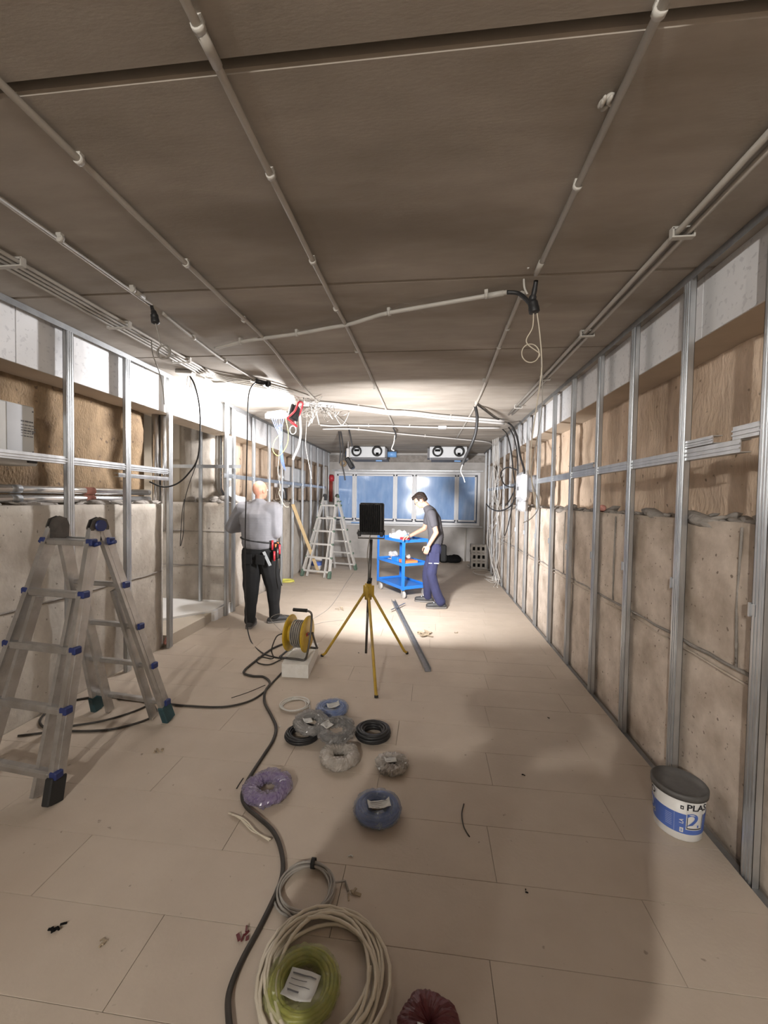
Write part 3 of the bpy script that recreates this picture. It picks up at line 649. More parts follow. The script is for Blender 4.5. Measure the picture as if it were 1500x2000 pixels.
ring = [at(1036 + 17 * math.cos(t * PI / 6), 690 + 18 * math.sin(t * PI / 6), 2.4 + .004 * math.sin(t * 2.1)) for t in range(0, 26)]
cable('hanging_wire', 'cream wire with a small round loop dangling from the black splice', [at(1042, 612, 2.36), at(1040, 640, 2.37), at(1028, 668, 2.39)] + ring, .0032, 'cream_cable')
cable('hanging_wire', 'long cream wire dropping from the black splice past the studs', [at(1049, 612, 2.36), at(1055, 660, 2.37), at(1058, 720, 2.37), at(1050, 780, 2.37), at(1040, 850, 2.37), at(1036, 900, 2.38), at(1040, 950, 2.38), at(1047, 995, 2.38)], .0034, 'cream_cable')
cable('hanging_wire', 'thin grey wire hanging beside the long cream wire, frayed at its end', [at(1057, 700, 2.37), at(1059, 790, 2.37), at(1045, 880, 2.38), at(1037, 930, 2.38), at(1052, 985, 2.39), at(1040, 1010, 2.39), at(1022, 1021, 2.4)], .0026, 'grey_cable')
heat_tail('black_splice', 'black heat-shrunk cable tail hanging from the conduit over the stud bay', ce(296, 597, .022), at(301, 612, 2.38), at(304, 632, 2.38), .017)
ring = [at(318 + 12 * math.cos(t * PI / 6) + t * .1, 688 + 13 * math.sin(t * PI / 6), 2.42 + .006 * math.sin(t * 1.7)) for t in range(0, 40)]
cable('hanging_wire', 'grey wire gathered into a tangled ring below the black cable tail', [at(304, 632, 2.38), at(310, 655, 2.4), at(314, 672, 2.41)] + ring, .004, 'grey_cable')
cable('hanging_wire', 'thin grey wire curving down across the bright white bulkhead', [ce(296, 664, 0), at(298, 690, 2.6), at(312, 730, 2.7), at(318, 760, 2.72), at(321, 790, 2.72)], .004, 'grey_cable')
YC = 3.62
cable('hanging_cable', 'thick black cable hanging from the pipe rack and swinging up toward the silver ducts', [at(371, 735, YC), at(380, 752, YC), at(389, 790, YC), at(391, 840, YC), at(386, 895, YC), at(368, 925, YC), at(345, 945, YC), at(318, 951, YC), at(292, 941, YC)], .0075, 'black_cable')
cable('hanging_cable', 'thin black lead hanging in front of the alcove wall', [at(389, 880, YC), at(382, 910, YC), at(368, 950, YC), at(360, 985, YC), at(358, 1040, YC), at(352, 1065, YC), at(356, 1000, YC + .02), at(360, 975, YC + .02)], .0035, 'black_cable')
cable('hanging_wire', 'white wires hanging in a tuft below the pipe rack', [at(367, 735, YC), at(365, 752, YC), at(368, 772, YC), at(371, 752, YC), at(372, 735, YC), at(374, 755, YC), at(376, 775, YC)], .003, 'white_cable')
b = ce(362, 728, .02); MB().box(b, (.16, .11, .035), .2, .006).build('junction_box', 'pvc', label='flat beige junction box under the four-pipe rack', cat='junction box')
# long extension lead from ceiling socket to the reel
lead = [p + V((-.03, 0, -.01)), at(486, 770, 3.95), at(483, 850, 4.0), at(481, 950, 4.05), at(479, 1050, 4.12), at(479, 1150, 4.2), at(481, 1210, 4.3)]
lead += [fl(a, b, .008) for a, b in ((490, 1252), (512, 1275), (540, 1284), (566, 1288))]
cable('extension_lead', 'long black extension lead falling from ceiling socket in front of the bald man', lead, .0065, 'black_cable', 'cord')
# cables at the right wall
X2 = 1.20
cable('fat_black_cable', 'fat black corrugated cable drooping from the ceiling beside the ventilation unit', [ce(928, 793, .02), at(932, 815, 5.3), at(929, 845, 5.35), at(920, 870, 5.4), at(908, 895, 5.4), at(903, 908, 5.4)], .020, 'black_cable')
cable('hanging_wire', 'short white wire curling out of the fat black corrugated cable', [at(904, 906, 5.4), at(900, 920, 5.4), at(905, 932, 5.4), at(908, 942, 5.4)], .006, 'white_cable')
for i, (nm, pts, r) in enumerate((
    ('thick black cable arching from the ceiling down behind the grey meter box', [(985, 822), (1000, 832), (1010, 855), (1016, 890), (1023, 915), (1024, 925)], .014),
    ('black cable looping in a wide ring beside the grey meter box', [(978, 836), (990, 848), (998, 880), (1003, 925), (1005, 950), (985, 946), (978, 925), (990, 913), (1010, 918)], .010),
    ('black cable with a long curved tail sweeping toward the window corner', [(1012, 945), (1008, 970), (995, 990), (975, 998), (958, 993), (950, 984)], .012),
    ('thin black cable dangling low with a bare wire loop at its end', [(1005, 940), (1002, 980), (996, 1010), (990, 1035), (986, 1046)], .008),
    ('black cable bunching behind the grey meter box', [(983, 826), (996, 838), (1006, 862), (1011, 900), (1010, 940), (1000, 968), (990, 985)], .010))):
    cable('wall_cable', nm, [wx(a, b, X2 + .02 * i) for a, b in pts], r, 'black_cable')
cable('wall_wire', 'bare grey wire loop at the end of the thin dangling cable', [wx(a, b, 1.26) for a, b in ((986, 1046), (978, 1056), (978, 1064), (988, 1056), (988, 1048), (980, 1060))], .005, 'grey_cable')
cable('ceiling_cable', 'dark cable slanting over the ceiling from conduit end to the wall cables', [ce(930, 789, .02), ce(945, 800, .02), ce(965, 815, .02), ce(980, 822, .02)], .011, 'dark_cable')
rw = random.Random(5)
WHITE = ['straightest white cable of the hanging bundle near the window corner', 'white cable bowing out toward the room in the hanging bundle', 'white cable of the hanging bundle kinked at mid height', 'white cable of the hanging bundle that reaches the floor pile',
         'white cable of the hanging bundle running closest to the studs', 'white cable of the hanging bundle ending in a short hook']
for i in range(6):
    pts = []; x = 968 + (i - 2.5) * 2.2
    for k, yy in enumerate((828, 870, 905, 925, 960, 1000, 1045, 1090, 1130, 1160)):
        sp = 0 if yy < 915 else 1
        pts.append(wx(x + sp * (rw.uniform(-9, 9) - (3 if yy > 1000 else 0)), yy + (-60 if i == 5 and k == 9 else 0), 1.24 + .012 * i))
    e = pts[-1]; pts[-1] = V((e.x, e.y, .012)) if i != 5 else e; pts.append(V((e.x - .1 + .05 * i, e.y + rw.uniform(-.3, .5), .012)) if i != 5 else e + V((.02, 0, .03)))
    cable('white_bundle_cable', WHITE[i], pts, .006, 'white_cable', group='hanging white bundle')
for i in range(5):
    c = fl(945, 1117) + V((rw.uniform(-.25, .3), rw.uniform(-.9, .7), .008 + i * .007)); a = rw.uniform(.12, .28)
    cable('floor_wire', 'loose white wires heaped on the floor by the concrete blocks', [c + V((a * math.cos(t * 1.1 + i), a * 1.5 * math.sin(t * 1.1 + i) + t * .02, 0)) for t in range(9)], .005, 'white_cable', group='wire heap on the floor')
mt = empty('meter_box', wx(1022, 955, 1.30), label='rounded light grey meter box fixed to the studs', cat='meter box')
c = wx(1021, 950, 1.29); MB().box(c, (.12, .42, .40), None, .05).build('housing', 'grey_box', mt)
MB().box(c + V((-.06, .02, -.03)), (.01, .12, .05), None, .004).build('window', 'unit_base', mt); MB().box(c + V((.0, -.0, -.27)), (.09, .26, .16), None, .03).build('terminal_cover', 'grey_box', mt)
MB().box(wx(1041, 945, 1.38), (.1, .30, .22), None, .03).build('valve_box', 'unit_base', label='dark box behind the stud beside the grey meter box', cat='box')

# wire tangle around the red lamp
def tangle(n, c, s, seed, r, mat, label, group=None, name='tangled_wire', cat='wire'):
    q = random.Random(seed)
    for i in range(n):
        p0 = V(c) + V((q.uniform(-1, 1) * s[0], q.uniform(-1, 1) * s[1], s[2] * .5)); pts = [p0]
        for k in range(7): pts.append(p0 + V((q.uniform(-1, 1) * s[0] * .6, q.uniform(-1, 1) * s[1] * .6, -q.random() * s[2] * (1 if k % 2 else .3))))
        cable(name, label, pts, r, mat, cat, group, 6, 6)
tangle(9, (-1.55, 5.15, 2.70), (.22, .35, .22), 4, .004, 'grey_cable', 'grey wire in the tangle hanging behind the red work lamp', 'grey ceiling tangle')
tangle(5, (-1.50, 5.35, 2.68), (.24, .3, .34), 9, .005, 'white_cable', 'white wire in the tangle hanging behind the red work lamp', 'white ceiling tangle')
tb = empty('terminal_tray', at(540, 812, 5.2), label='white plastic terminal tray above the hanging blue wires', cat='tray')
c = at(540, 812, 5.2); MB().box(c, (.30, .14, .07), -.4, .012).build('housing', 'pvc_white', tb); MB().box(c + V((0, 0, .045)), (.26, .1, .02), -.4, .004).build('lid', 'pvc_clip', tb)
for i in range(6):
    cable('blue_wire', 'blue wire hanging in a bunch below the white terminal tray', [c + V((-.06 + i * .03, -.02 + .01 * i, -.03)), c + V((-.02 + i * .02, 0, -.14)), c + V((.03 + (i % 3) * .02, .02, -.26)), c + V((.05 + (i % 2) * .02, .01, -.42)), c + V((.06 + .012 * i, .02, -.62 - .02 * i))], .0045, 'blue_wire', 'wire', 'blue wire bunch')
cable('yellow_wire', 'yellow wire hanging in a big loop under the terminal tray', [at(558, 818, 5.2), at(563, 845, 5.2), at(560, 870, 5.2), at(545, 890, 5.2), at(533, 880, 5.2), at(536, 862, 5.2), at(545, 850, 5.2)], .004, 'yellow_wire', 'wire')
cable('yellow_wire', 'yellow and white lead trailing from the wire loop down to the ledge', [at(545, 812, 5.2), at(546, 860, 5.2), at(545, 891, 5.2), at(543, 920, 5.2), at(547, 950, 5.25), at(545, 965, 5.3), at(556, 988, 5.3), at(564, 990, 5.3)], .004, 'cream_cable', 'wire')
cable('white_wire_roll', 'small roll of white wire hanging from the ceiling beside the blue bunch', [at(574, 785, 5.1), at(576, 815, 5.1)] + [at(572 + 6 * math.cos(t * PI / 4), 840 + 8 * math.sin(t * PI / 4), 5.1 + .01 * math.sin(t)) for t in range(0, 30)], .006, 'white_cable', 'wire')
cable('white_hose_end', 'white flexible hose hanging bent with a cut end below the red lamp', [at(584, 792, 5.3), at(587, 830, 5.3), at(587, 850, 5.3), at(583, 872, 5.3), at(575, 890, 5.3), at(572, 898, 5.3)], .016, 'pvc_white', 'hose')
cable('white_wire', 'thin white lead hanging from the tangle past three studs', [at(600, 802, 5.6), at(598, 840, 5.6), at(597, 870, 5.6), at(602, 900, 5.6), at(609, 935, 5.6)], .004, 'white_cable', 'wire')
for i, (pts, y) in enumerate((([(662, 841), (663, 855), (665, 880), (663, 905)], 7.3), ([(665, 841), (668, 857), (670, 880), (668, 905), (672, 925), (674, 938)], 7.3), ([(680, 832), (684, 850), (688, 872)], 6.9), ([(768, 835), (773, 848), (772, 858)], 6.8))):
    cable('black_tail', ('shorter black cable tail hanging before the cabinet corner', 'longer black cable tail hanging over the first window pane', 'black cable tail dropping onto the first ventilation unit', 'short black cable stub below the end of the long straight conduit')[i],
          [at(a, b, y) for a, b in pts], .013, 'black_cable')
cable('white_tail', 'white cable hooked below the long straight conduit between the ventilation units', [at(771, 850, 6.8), at(769, 865, 6.8), at(765, 877, 6.8), at(770, 880, 6.8)], .009, 'white_cable')
m = MB(); c = ce(1182, 195, .004); q4 = random.Random(3)
for k in range(7): m.ell(c + V((q4.uniform(-.022, .022), q4.uniform(-.016, .016), -.004 - q4.random() * .012)), (.016, .007, .009), Matrix.Rotation(q4.uniform(0, 3), 3, 'Z'), 8, 5)
m.build('plaster_plug', 'pvc', label='crumpled grey plug sticking out of the near ceiling beside a conduit', cat='plug')

# ================================================================== fixed equipment
def vent_unit(cx, label, grp):
    o = empty('ventilation_unit', (cx, 9.3, 2.52), label=label, cat='ventilation unit', group=grp)
    MB().box((cx, 9.62, 2.675), (.84, .64, .255), None, .012).build('housing', 'unit_shell', o)
    MB().box((cx + .04, 9.6, 2.525), (.84, .6, .05), None, .01).build('drip_tray', 'unit_base', o)
    for s in (-1, 1):
        p = MB().lathe([(.078, -.02), (.115, -.02), (.122, -.05), (.092, -.055), (.078, -.02)], (cx + s * .24, 9.3, 2.685), 'Y', 26).build('port_ring', 'black_rubber', o)
        MB().lathe([(.0, .0), (.087, .0)], (cx + s * .24, 9.288, 2.685), 'Y', 22).build('damper', 'unit_shell', p)
        MB().box((cx + s * .24, 9.284, 2.712 if s < 0 else 2.635), (.12 if s < 0 else .07, .004, .05), None, .001).build('damper_slot', 'dark_hole', p)
    return o
vent_unit(-1.46, 'grey ceiling ventilation unit with blue duct stubs, on the ladder side of the window', None)
u = [o for o in bpy.data.objects if o.name == 'ventilation_unit'][0]
MB().cyl((-1.04, 9.62, 2.655), (-.80, 9.62, 2.655), .07, 18).build('duct_stub', 'duct_blue', u); MB().cyl((-1.88, 9.62, 2.67), (-2.02, 9.62, 2.67), .07, 18).build('duct_stub', 'duct_blue', u)
MB().box((-1.03, 9.6, 2.66), (.05, .4, .22)).build('end_plate', 'unit_base', u)
MB().box((-1.2, 9.5, 2.49), (.14, .1, .025)).build('sensor', 'duct_blue', u)
v2 = vent_unit(.40, 'grey ceiling ventilation unit with two round ports beside the fat black cable', None)
MB().box((-.045, 9.6, 2.66), (.05, .4, .22)).build('end_plate', 'unit_base', v2); MB().box((.62, 9.5, 2.49), (.14, .1, .025)).build('sensor', 'duct_blue', v2)
# wall mounted white unit near the camera
ac = empty('wall_unit', (-2.8, 2.0, 1.77), label='white sheet-metal wall unit with printed lettering, cut by the picture edge', cat='wall unit')
MB().box((-2.86, 1.85, 1.985), (.20, 1.42, .40), None, .008).build('cabinet', 'white_enamel', ac)
MB().box((-2.84, 1.85, 1.80), (.24, 1.40, .055), None, .012).build('louvre', 'white_enamel', ac)
MB().box((-2.758, 1.85, 1.838), (.004, 1.38, .008)).build('seam', 'print_grey', ac)
MB().box((-2.72, 2.50, 1.80), (.015, .07, .02), None, .004).build('latch', 'black_metal', ac)
MB().box((-2.7585, 2.42, 1.985), (.002, .10, .39)).build('tape_strip', 'grey_box', ac)
q = random.Random(2)
for k, z in enumerate((2.075, 2.05, 2.03, 2.012, 1.995, 1.975)):
    yy = 2.46
    while yy < 2.55:
        wd = q.uniform(.008, .025); MB().box((-2.7582, yy + wd / 2, z), (.0015, wd, .006 if k % 3 else .010)).build('print', 'print_grey', ac); yy += wd + .006
for z in (2.15, 2.0, 1.87): MB().cyl((-2.76, 2.545, z), (-2.755, 2.545, z), .005, 8).build('screw', 'print_grey', ac)
cable('wall_stub', 'frayed black cable ends poking from behind the white wall unit', [(-2.9, 2.56, 2.12), (-2.88, 2.60, 2.115), (-2.86, 2.64, 2.105)], .008, 'black_cable')
for k, z in enumerate((1.545, 1.612)):
    o = empty('silver_pipe', (-2.83, 2.5, z), label=('lower' if k == 0 else 'upper') + ' one of two silver insulated pipes lying along the wall ledge behind the ladder', cat='pipe', group='ledge pipes')
    MB().tube([(-2.84, 0, z), (-2.84, 3.3, z), (-2.86, 3.85, z)], .030, 14).build('tube', 'chrome_pipe', o)
    MB().tube([(-2.84, 3.05, z), (-2.84, 3.14, z)], .032, 14).build('tape_wrap', 'pink_foam', o)
    for yy in (2.45, 1.7): MB().tube([(-2.84, yy, z), (-2.84, yy + .07, z)], .0315, 14).build('tape_wrap', 'galv_dark', o)
for k, (x, y, t) in enumerate(((-2.90, 4.02, 'straight'), (-2.83, 4.05, 'slightly leaning'))):
    MB().tube([(x - .01 * k, y, 2.46), (x + .012 * k, y, 1.2)], .042 - k * .004, 16).build('silver_duct', 'chrome_pipe', label='%s vertical silver duct rising behind the wall end beside the alcove' % t, cat='duct', group='silver ducts')
for k in range(4):
    x = -2.99 + k * .05; m = ('pvc_white', 'galv_dark', 'galv_dark', 'chrome_pipe')[3 - k] if k != 3 else 'styrofoam'
    MB().tube(spline([(x, 5.44, 2.46), (x, 5.44, 1.8), (x + .01, 5.46, 1.66), (x + .05, 5.55, 1.56), (x + .11, 5.72, 1.53)], 6), .055 if k == 3 else .018, 12).build('riser_pipe', m if k == 3 else ('galv_dark' if k % 2 else 'grey_cable'),
        label='thick white lagged riser pipe at the far alcove corner' if k == 3 else ('%s slim grey riser bending onto the ledge at the alcove corner' % ('first', 'second', 'third')[k]), cat='pipe', group=None if k == 3 else 'alcove risers')
# far left: boxes, valve, red pipe, hanging black lamp
eb = empty('electric_cabinet', (-2.82, 8.3, 1.8), label='pale grey electric cabinet between the far studs', cat='cabinet')
MB().box((-2.86, 8.3, 2.0), (.18, 1.05, .40), None, .01).build('housing', 'grey_box', eb)
for yy in (8.05, 8.5): MB().box((-2.765, yy, 2.0), (.012, .40, .36), None, .004).build('door', 'unit_shell', eb)
vb = empty('pipe_manifold', (-2.82, 7.5, 1.55), label='steel valves and black hoses beside the electric cabinet', cat='valve')
for k in range(4):
    MB().cyl((-2.84, 7.35 + k * .09, 2.18 - .05 * (k % 2)), (-2.84, 7.35 + k * .09, 1.86), .022, 10).build('valve_stem', 'chrome_pipe', vb)
    MB().tube(spline([(-2.84, 7.35 + k * .09, 1.80), (-2.80, 7.37 + k * .09, 1.7), (-2.82, 7.45 + k * .09, 1.56)], 5), .02, 8).build('hose', 'black_rubber' if k % 2 else 'chrome_pipe', vb)
MB().box((-2.83, 7.5, 1.82), (.1, .5, .09), None, .01).build('manifold_block', 'grey_box', vb)
rp = empty('red_pipe', (-2.62, 10.3, 1.6), label='rusty red pipe with a knotted red valve in the far corner', cat='pipe')
MB().cyl((-2.60, 10.5, 1.5), (-2.60, 10.5, 2.05), .05, 14).build('tube', 'red_pipe', rp); MB().lathe([(.0, -.09), (.06, -.08), (.075, 0), (.06, .08), (0, .09)], (-2.58, 10.48, 2.12), n=14).build('valve', 'red_plastic', rp)
hl = empty('hanging_lamp', at(684, 905, 8.6), label='small black floodlight hanging edge-on before the window head', cat='lamp')
c = at(684, 905, 8.6); MB().box(c, (.10, .20, .26), Matrix.Rotation(-.5, 3, 'Y'), .02).build('body', 'black_metal', hl); MB().box(c + V((-.05, 0, .17)), (.06, .1, .30), None, .01).cyl(c + V((-.05, 0, .3)), V((c.x - .05, c.y, HC)), .008, 8).build('bracket', 'pvc_white', hl)
MB().tube(spline([c + V((.0, 0, .1)), c + V((.04, 0, .0)), c + V((-.02, 0, -.15)), c + V((0, 0, .25))], 5), .006, 6).build('lead', 'white_cable', hl)
MB().lathe([(.045, -.02), (.09, -.02), (.09, .02), (.045, .02), (.045, -.02)], (-2.3, 10.6, 2.52), 'Y', 18).build('tape_roll', 'cardboard', label='brown roll hanging on the end wall beside the window head', cat='roll')

# ================================================================== ladders
def ladder(label, loc, rz, hz, topw, botw, spread, zr, alu, cap, boots, knob):
    o = empty('folding_ladder', loc, rz, label, 'ladder')
    U = V((0, 0, 1))
    for s in (-1, 1):
        for e in (-1, 1):
            top = V((e * topw / 2, s * .025, hz - .02)); bot = V((e * botw / 2, s * spread, .03))
            mid = V((e * (topw / 2 + .015), s * (.025 + (spread - .025) * .42), hz * .58))
            rail = MB().beam(top, bot, .032, .070, V((0, s, 0))).beam(top + V((e * .014, 0, 0)), bot + V((e * .017, 0, 0)), .006, .024, V((0, s, 0))).build('outer_rail', alu, o, True)
            d = (top - bot).normalized()
            MB().beam(bot + d * .10, bot - d * .028, .046, .086, V((0, s, 0)), .006).build('rubber_foot', boots[(s + 1) // 2], rail, True)
            ib = V((e * (botw / 2 - .115), s * (spread - .004), .012)); zt = hz * .70; it = V((e * (topw / 2 + (botw - topw) / 2 * .29 - .062), s * (.025 + (spread - .025) * .29), zt))
            MB().beam(it, ib, .024, .052, V((0, s, 0))).build('inner_rail', alu, o, True)
        for z in zr:
            t = (hz - .02 - z) / (hz - .05); y = s * (.025 + (spread - .025) * t) + s * .012; hw = topw / 2 + (botw - topw) / 2 * t
            r = MB().box((0, y, z), (hw * 2 + .03, .040, .028), None, .005).box((0, y + s * .014, z - .008), (hw * 2 - .04, .018, .03), None, .003).build('rung', alu, o, True)
            for e in (-1, 1): MB().box((e * (hw + .012), y + s * .002, z), (.045, .048, .040), None, .006).build('end_cap', cap, r, True)
    for e in (-1, 1):
        h = MB()
        for k in (-.013, .013):
            pts = [(-.055, -.09), (.055, -.09), (.062, -.01), (.045, .035), (.0, .052), (-.045, .035), (-.062, -.01)]; n = len(pts); x = e * topw / 2 + k
            h.add([V((x + dx, a, hz + b)) for dx in (-.004, .004) for a, b in pts], [tuple(range(n)), tuple(range(2 * n - 1, n - 1, -1))] + [(i, (i + 1) % n, n + (i + 1) % n, n + i) for i in range(n)])
        hh = h.build('hinge', 'hinge_steel', o, True)
        MB().cyl((e * topw / 2 - .02, 0, hz), (e * topw / 2 + .03 * e, 0, hz), .034, 14).build('hinge_knob', knob[(e + 1) // 2], hh, True)
    for e in (-1, 1):
        for s in (-1, 1):
            MB().tube([(e * (topw / 2 + .02), s * .05, hz - .115), (e * (topw / 2 + .07), s * .055, hz - .10)], .012, 8).build('lock_lever', cap, o, True)
    return o
ladder('aluminium folding ladder with dark blue rung caps, cut by the picture edge', (-2.14, 2.25, 0), -.10, 1.395, .30, .60, .40, [.14 + .29 * i for i in range(5)], 'alu', 'blue_plastic', ('black_rubber', 'teal_rubber'), ('hinge_steel', 'blue_plastic'))
ladder('tall pale folding ladder with green feet standing near the window', (-2.07, 8.37, 0), -.30, 1.63, .30, .64, .56, [.13 + .262 * i for i in range(6)], 'alu_light', 'green_rubber', ('green_rubber', 'green_rubber'), ('green_rubber', 'green_rubber'))

# ================================================================== cable reel on a foam block
fb = MB(); A, B, C, D = fl(550, 1322), fl(602, 1325), fl(622, 1278), fl(572, 1276)
fb.prism([(A.x, A.y), (B.x, B.y), (C.x, C.y), (D.x, D.y)], 0, .115); fo = fb.build('foam_block', 'styrofoam', label='white polystyrene block under the yellow cable reel', cat='foam block')
RC = V((-1.20, 3.66, 0)); rz = -.10
rl = empty('cable_reel', RC + V((0, 0, .115)), rz, 'yellow cable reel in a steel tube frame on a white block', 'cable reel')
zc = .195; RR = .165
for e, x in ((-1, -.085), (1, .085)):
    MB().lathe([(.0, -.004), (RR, -.004), (RR + .004, .004 * 1), (RR - .012, .010), (.05, .006), (0, .006)], (x, 0, zc), 'X', 36).build('flange', 'yellow_plastic', rl, True)
MB().lathe([(.06, -.08), (.06, .08)], (0, 0, zc), 'X', 24).build('drum', 'yellow_plastic', rl, True)
MB().lathe([(.0, -.088), (.085, -.088), (.085, -.055), (.06, -.055)], (-.0, 0, zc), 'X', 24).build('inner_hub', 'yellow_plastic', rl, True)
pts = []; q = random.Random(8)
for k in range(15 * 20):
    t = 2 * PI * k / 20; layer = k // 100; r = .085 + layer * .016 + q.uniform(-.002, .002); ph = (k % 100) / 100; x = -.045 + .10 * (ph if layer % 2 == 0 else 1 - ph)
    pts.append(V((x, r * math.cos(t), zc + r * math.sin(t))))
MB().tube(pts, .0065, 6).build('wound_cable', 'grey_cable', rl, True)
fr = MB()
fr.tube(spline([(-.10, -.15, .011), (.05, -.155, .011), (.125, -.15, .012), (.13, -.10, .05), (.125, -.03, .17), (.12, .02, .32), (.11, .03, .385), (.06, .03, .405), (-.02, .03, .405)], 6), .010, 10)
fr.tube(spline([(.125, .03, .20), (.13, .08, .10), (.135, .12, .03), (.12, .15, .012), (.0, .155, .011), (-.09, .15, .012)], 6), .010, 10)
fr.tube([(-.10, -.15, .011), (-.118, -.145, .013), (-.118, .0, .013), (-.118, .145, .013), (-.09, .15, .012)], .010, 10)
fr.tube([(.12, 0, zc), (.06, 0, zc)], .012, 10); fr.build('tube_frame', 'pole_steel', rl, True)
MB().tube([(.07, .03, .405), (-.07, .03, .405)], .017, 12).build('handle_grip', 'black_rubber', rl, True)
MB().box((.093, -.01, zc), (.006, .05, .03), None, .002).build('thermal_switch', 'red_plastic', rl, True)
MB().cyl((-.09, 0, zc), (-.115, 0, zc), .05, 18).cyl((-.115, 0, zc), (-.14, -.02, zc - .02), .028, 14).build('socket', 'grey_box', rl, True)
plug = fl(540, 1262, .18)
cable('reel_lead', 'looped black lead plugged in beside the yellow reel', [V((-1.34, 3.66, .30)), V((-1.40, 3.62, .28)), V((-1.44, 3.60, .16)), fl(533, 1286, .02), fl(507, 1283, .008), fl(503, 1294, .008), fl(525, 1298, .008), fl(545, 1290, .012), fl(562, 1281, .03)], .006, 'dark_cable', 'cord')
cable('thin_lead', 'thin grey lead looping behind the yellow reel', [V((-1.36, 3.72, .27)), V((-1.46, 3.75, .34)), V((-1.50, 3.72, .42)), V((-1.42, 3.74, .46)), V((-1.34, 3.76, .42))], .0022, 'grey_cable', 'cord')
# main floor cable and its branches
main = [(552, 1258), (530, 1268), (500, 1290), (476, 1312), (492, 1320), (515, 1322), (527, 1334), (518, 1350), (517, 1372), (530, 1398), (539, 1420), (534, 1444), (515, 1475), (492, 1510), (478, 1535), (473, 1556), (481, 1576), (504, 1596), (530, 1620), (546, 1650), (553, 1690), (547, 1725), (530, 1765), (505, 1815), (475, 1870), (455, 1915), (446, 1950), (447, 1990), (452, 2030)]
cable('floor_cable', 'long dark cable snaking over the floor past the wire coils to the picture edge', [fl(a, b, .011) for a, b in main], .010, 'dark_cable', 'cord')
cable('floor_cable', 'grey-brown cable looping around the feet of the blue-capped ladder', [fl(a, b, .009) for a, b in ((585, 1288), (560, 1305), (535, 1330), (515, 1352), (490, 1368), (455, 1378), (420, 1381), (370, 1379), (330, 1375), (280, 1368), (235, 1362), (180, 1362), (130, 1372), (90, 1392), (78, 1412), (100, 1425), (160, 1428), (220, 1424), (280, 1408), (305, 1392), (290, 1372), (230, 1364))], .0075, 'dark_cable', 'cord')
cable('floor_cable', 'dark cable lying behind the near ladder leg along the wall', [fl(a, b, .008) for a, b in ((35, 1437), (90, 1430), (140, 1418), (200, 1408), (260, 1390), (300, 1372))], .0065, 'dark_cable', 'cord')
cable('grey_cord', 'thin grey cord running from the reel back to the tall pale ladder', [fl(a, b, .005) for a, b in ((605, 1212), (640, 1190), (660, 1165), (675, 1140), (690, 1118))], .004, 'grey_cable', 'cord')
cable('grey_cord', 'thin grey wire lying between the reel and the tripod', [fl(a, b, .004) for a, b in ((612, 1220), (640, 1214), (672, 1211))], .003, 'grey_cable', 'cord')

# ================================================================== wire coils on the floor
def coil_path(c, R, turns, wr, seed, jit=.06, squash=1.0, rz=0.0, h=3):
    q = random.Random(seed); pts = []; n = 26; ph = [q.uniform(0, 6) for _ in range(4)]
    M = Matrix.Rotation(rz, 3, 'Z')
    for k in range(turns * n + 1):
        t = 2 * PI * k / n; u = k / n
        r = R * (1 + jit * math.sin(u * 2.1 + ph[0]) + jit * .6 * math.sin(t * 2 + ph[1] + u * .7)); z = wr * (1.02 + (u * .9) % h * 1.5 + .5 * math.sin(u * 3.1 + ph[2]) ** 2)
        off = M @ V((r * math.cos(t) + jit * R * .5 * math.sin(u * 1.3 + ph[3]), r * squash * math.sin(t), 0)); pts.append(V(c) + off + V((0, 0, z)))
    return pts
def open_coil(label, c, R, wr, turns, mat, seed, jit=.06, squash=1.0, rz=0, tails=(), tie=None, name='wire_coil'):
    o = empty(name, c, label=label, cat='wire coil')
    p = coil_path(c, R, turns, wr, seed, jit, squash, rz)
    if tails: p = p + [V(t) for t in tails]
    MB().tube(p, wr, 6).build('windings', mat, o)
    if tie is not None:
        t = V(tie); MB().lathe([(.018, -.009), (.02, -.009), (.02, .009), (.018, .009)], t, 'X', 12).build('tie', 'black_rubber', o)
    return o
def dense_coil(label, c, R, tr, mat, seed, z=0.0, tilt=(0, 0), name='wire_coil'):
    o = empty(name, V(c) + V((0, 0, z)), label=label, cat='wire coil'); Mx = Matrix.Rotation(tilt[0], 3, 'X') @ Matrix.Rotation(tilt[1], 3, 'Y'); q = random.Random(seed)
    for k in range(9):
        a = 2 * PI * k / 9; r = R + tr * .75 * math.cos(a); h = tr + tr * .75 * math.sin(a); pts = []
        for i in range(40):
            t = 2 * PI * i / 40; rr = r + q.uniform(-.0012, .0012) + .003 * math.sin(t * 2 + k); pts.append(V(c) + V((0, 0, z)) + Mx @ V((rr * math.cos(t), rr * math.sin(t), h)))
        MB().tube(pts, tr * .34, 6, closed=True).build('turn', mat, o)
    return o
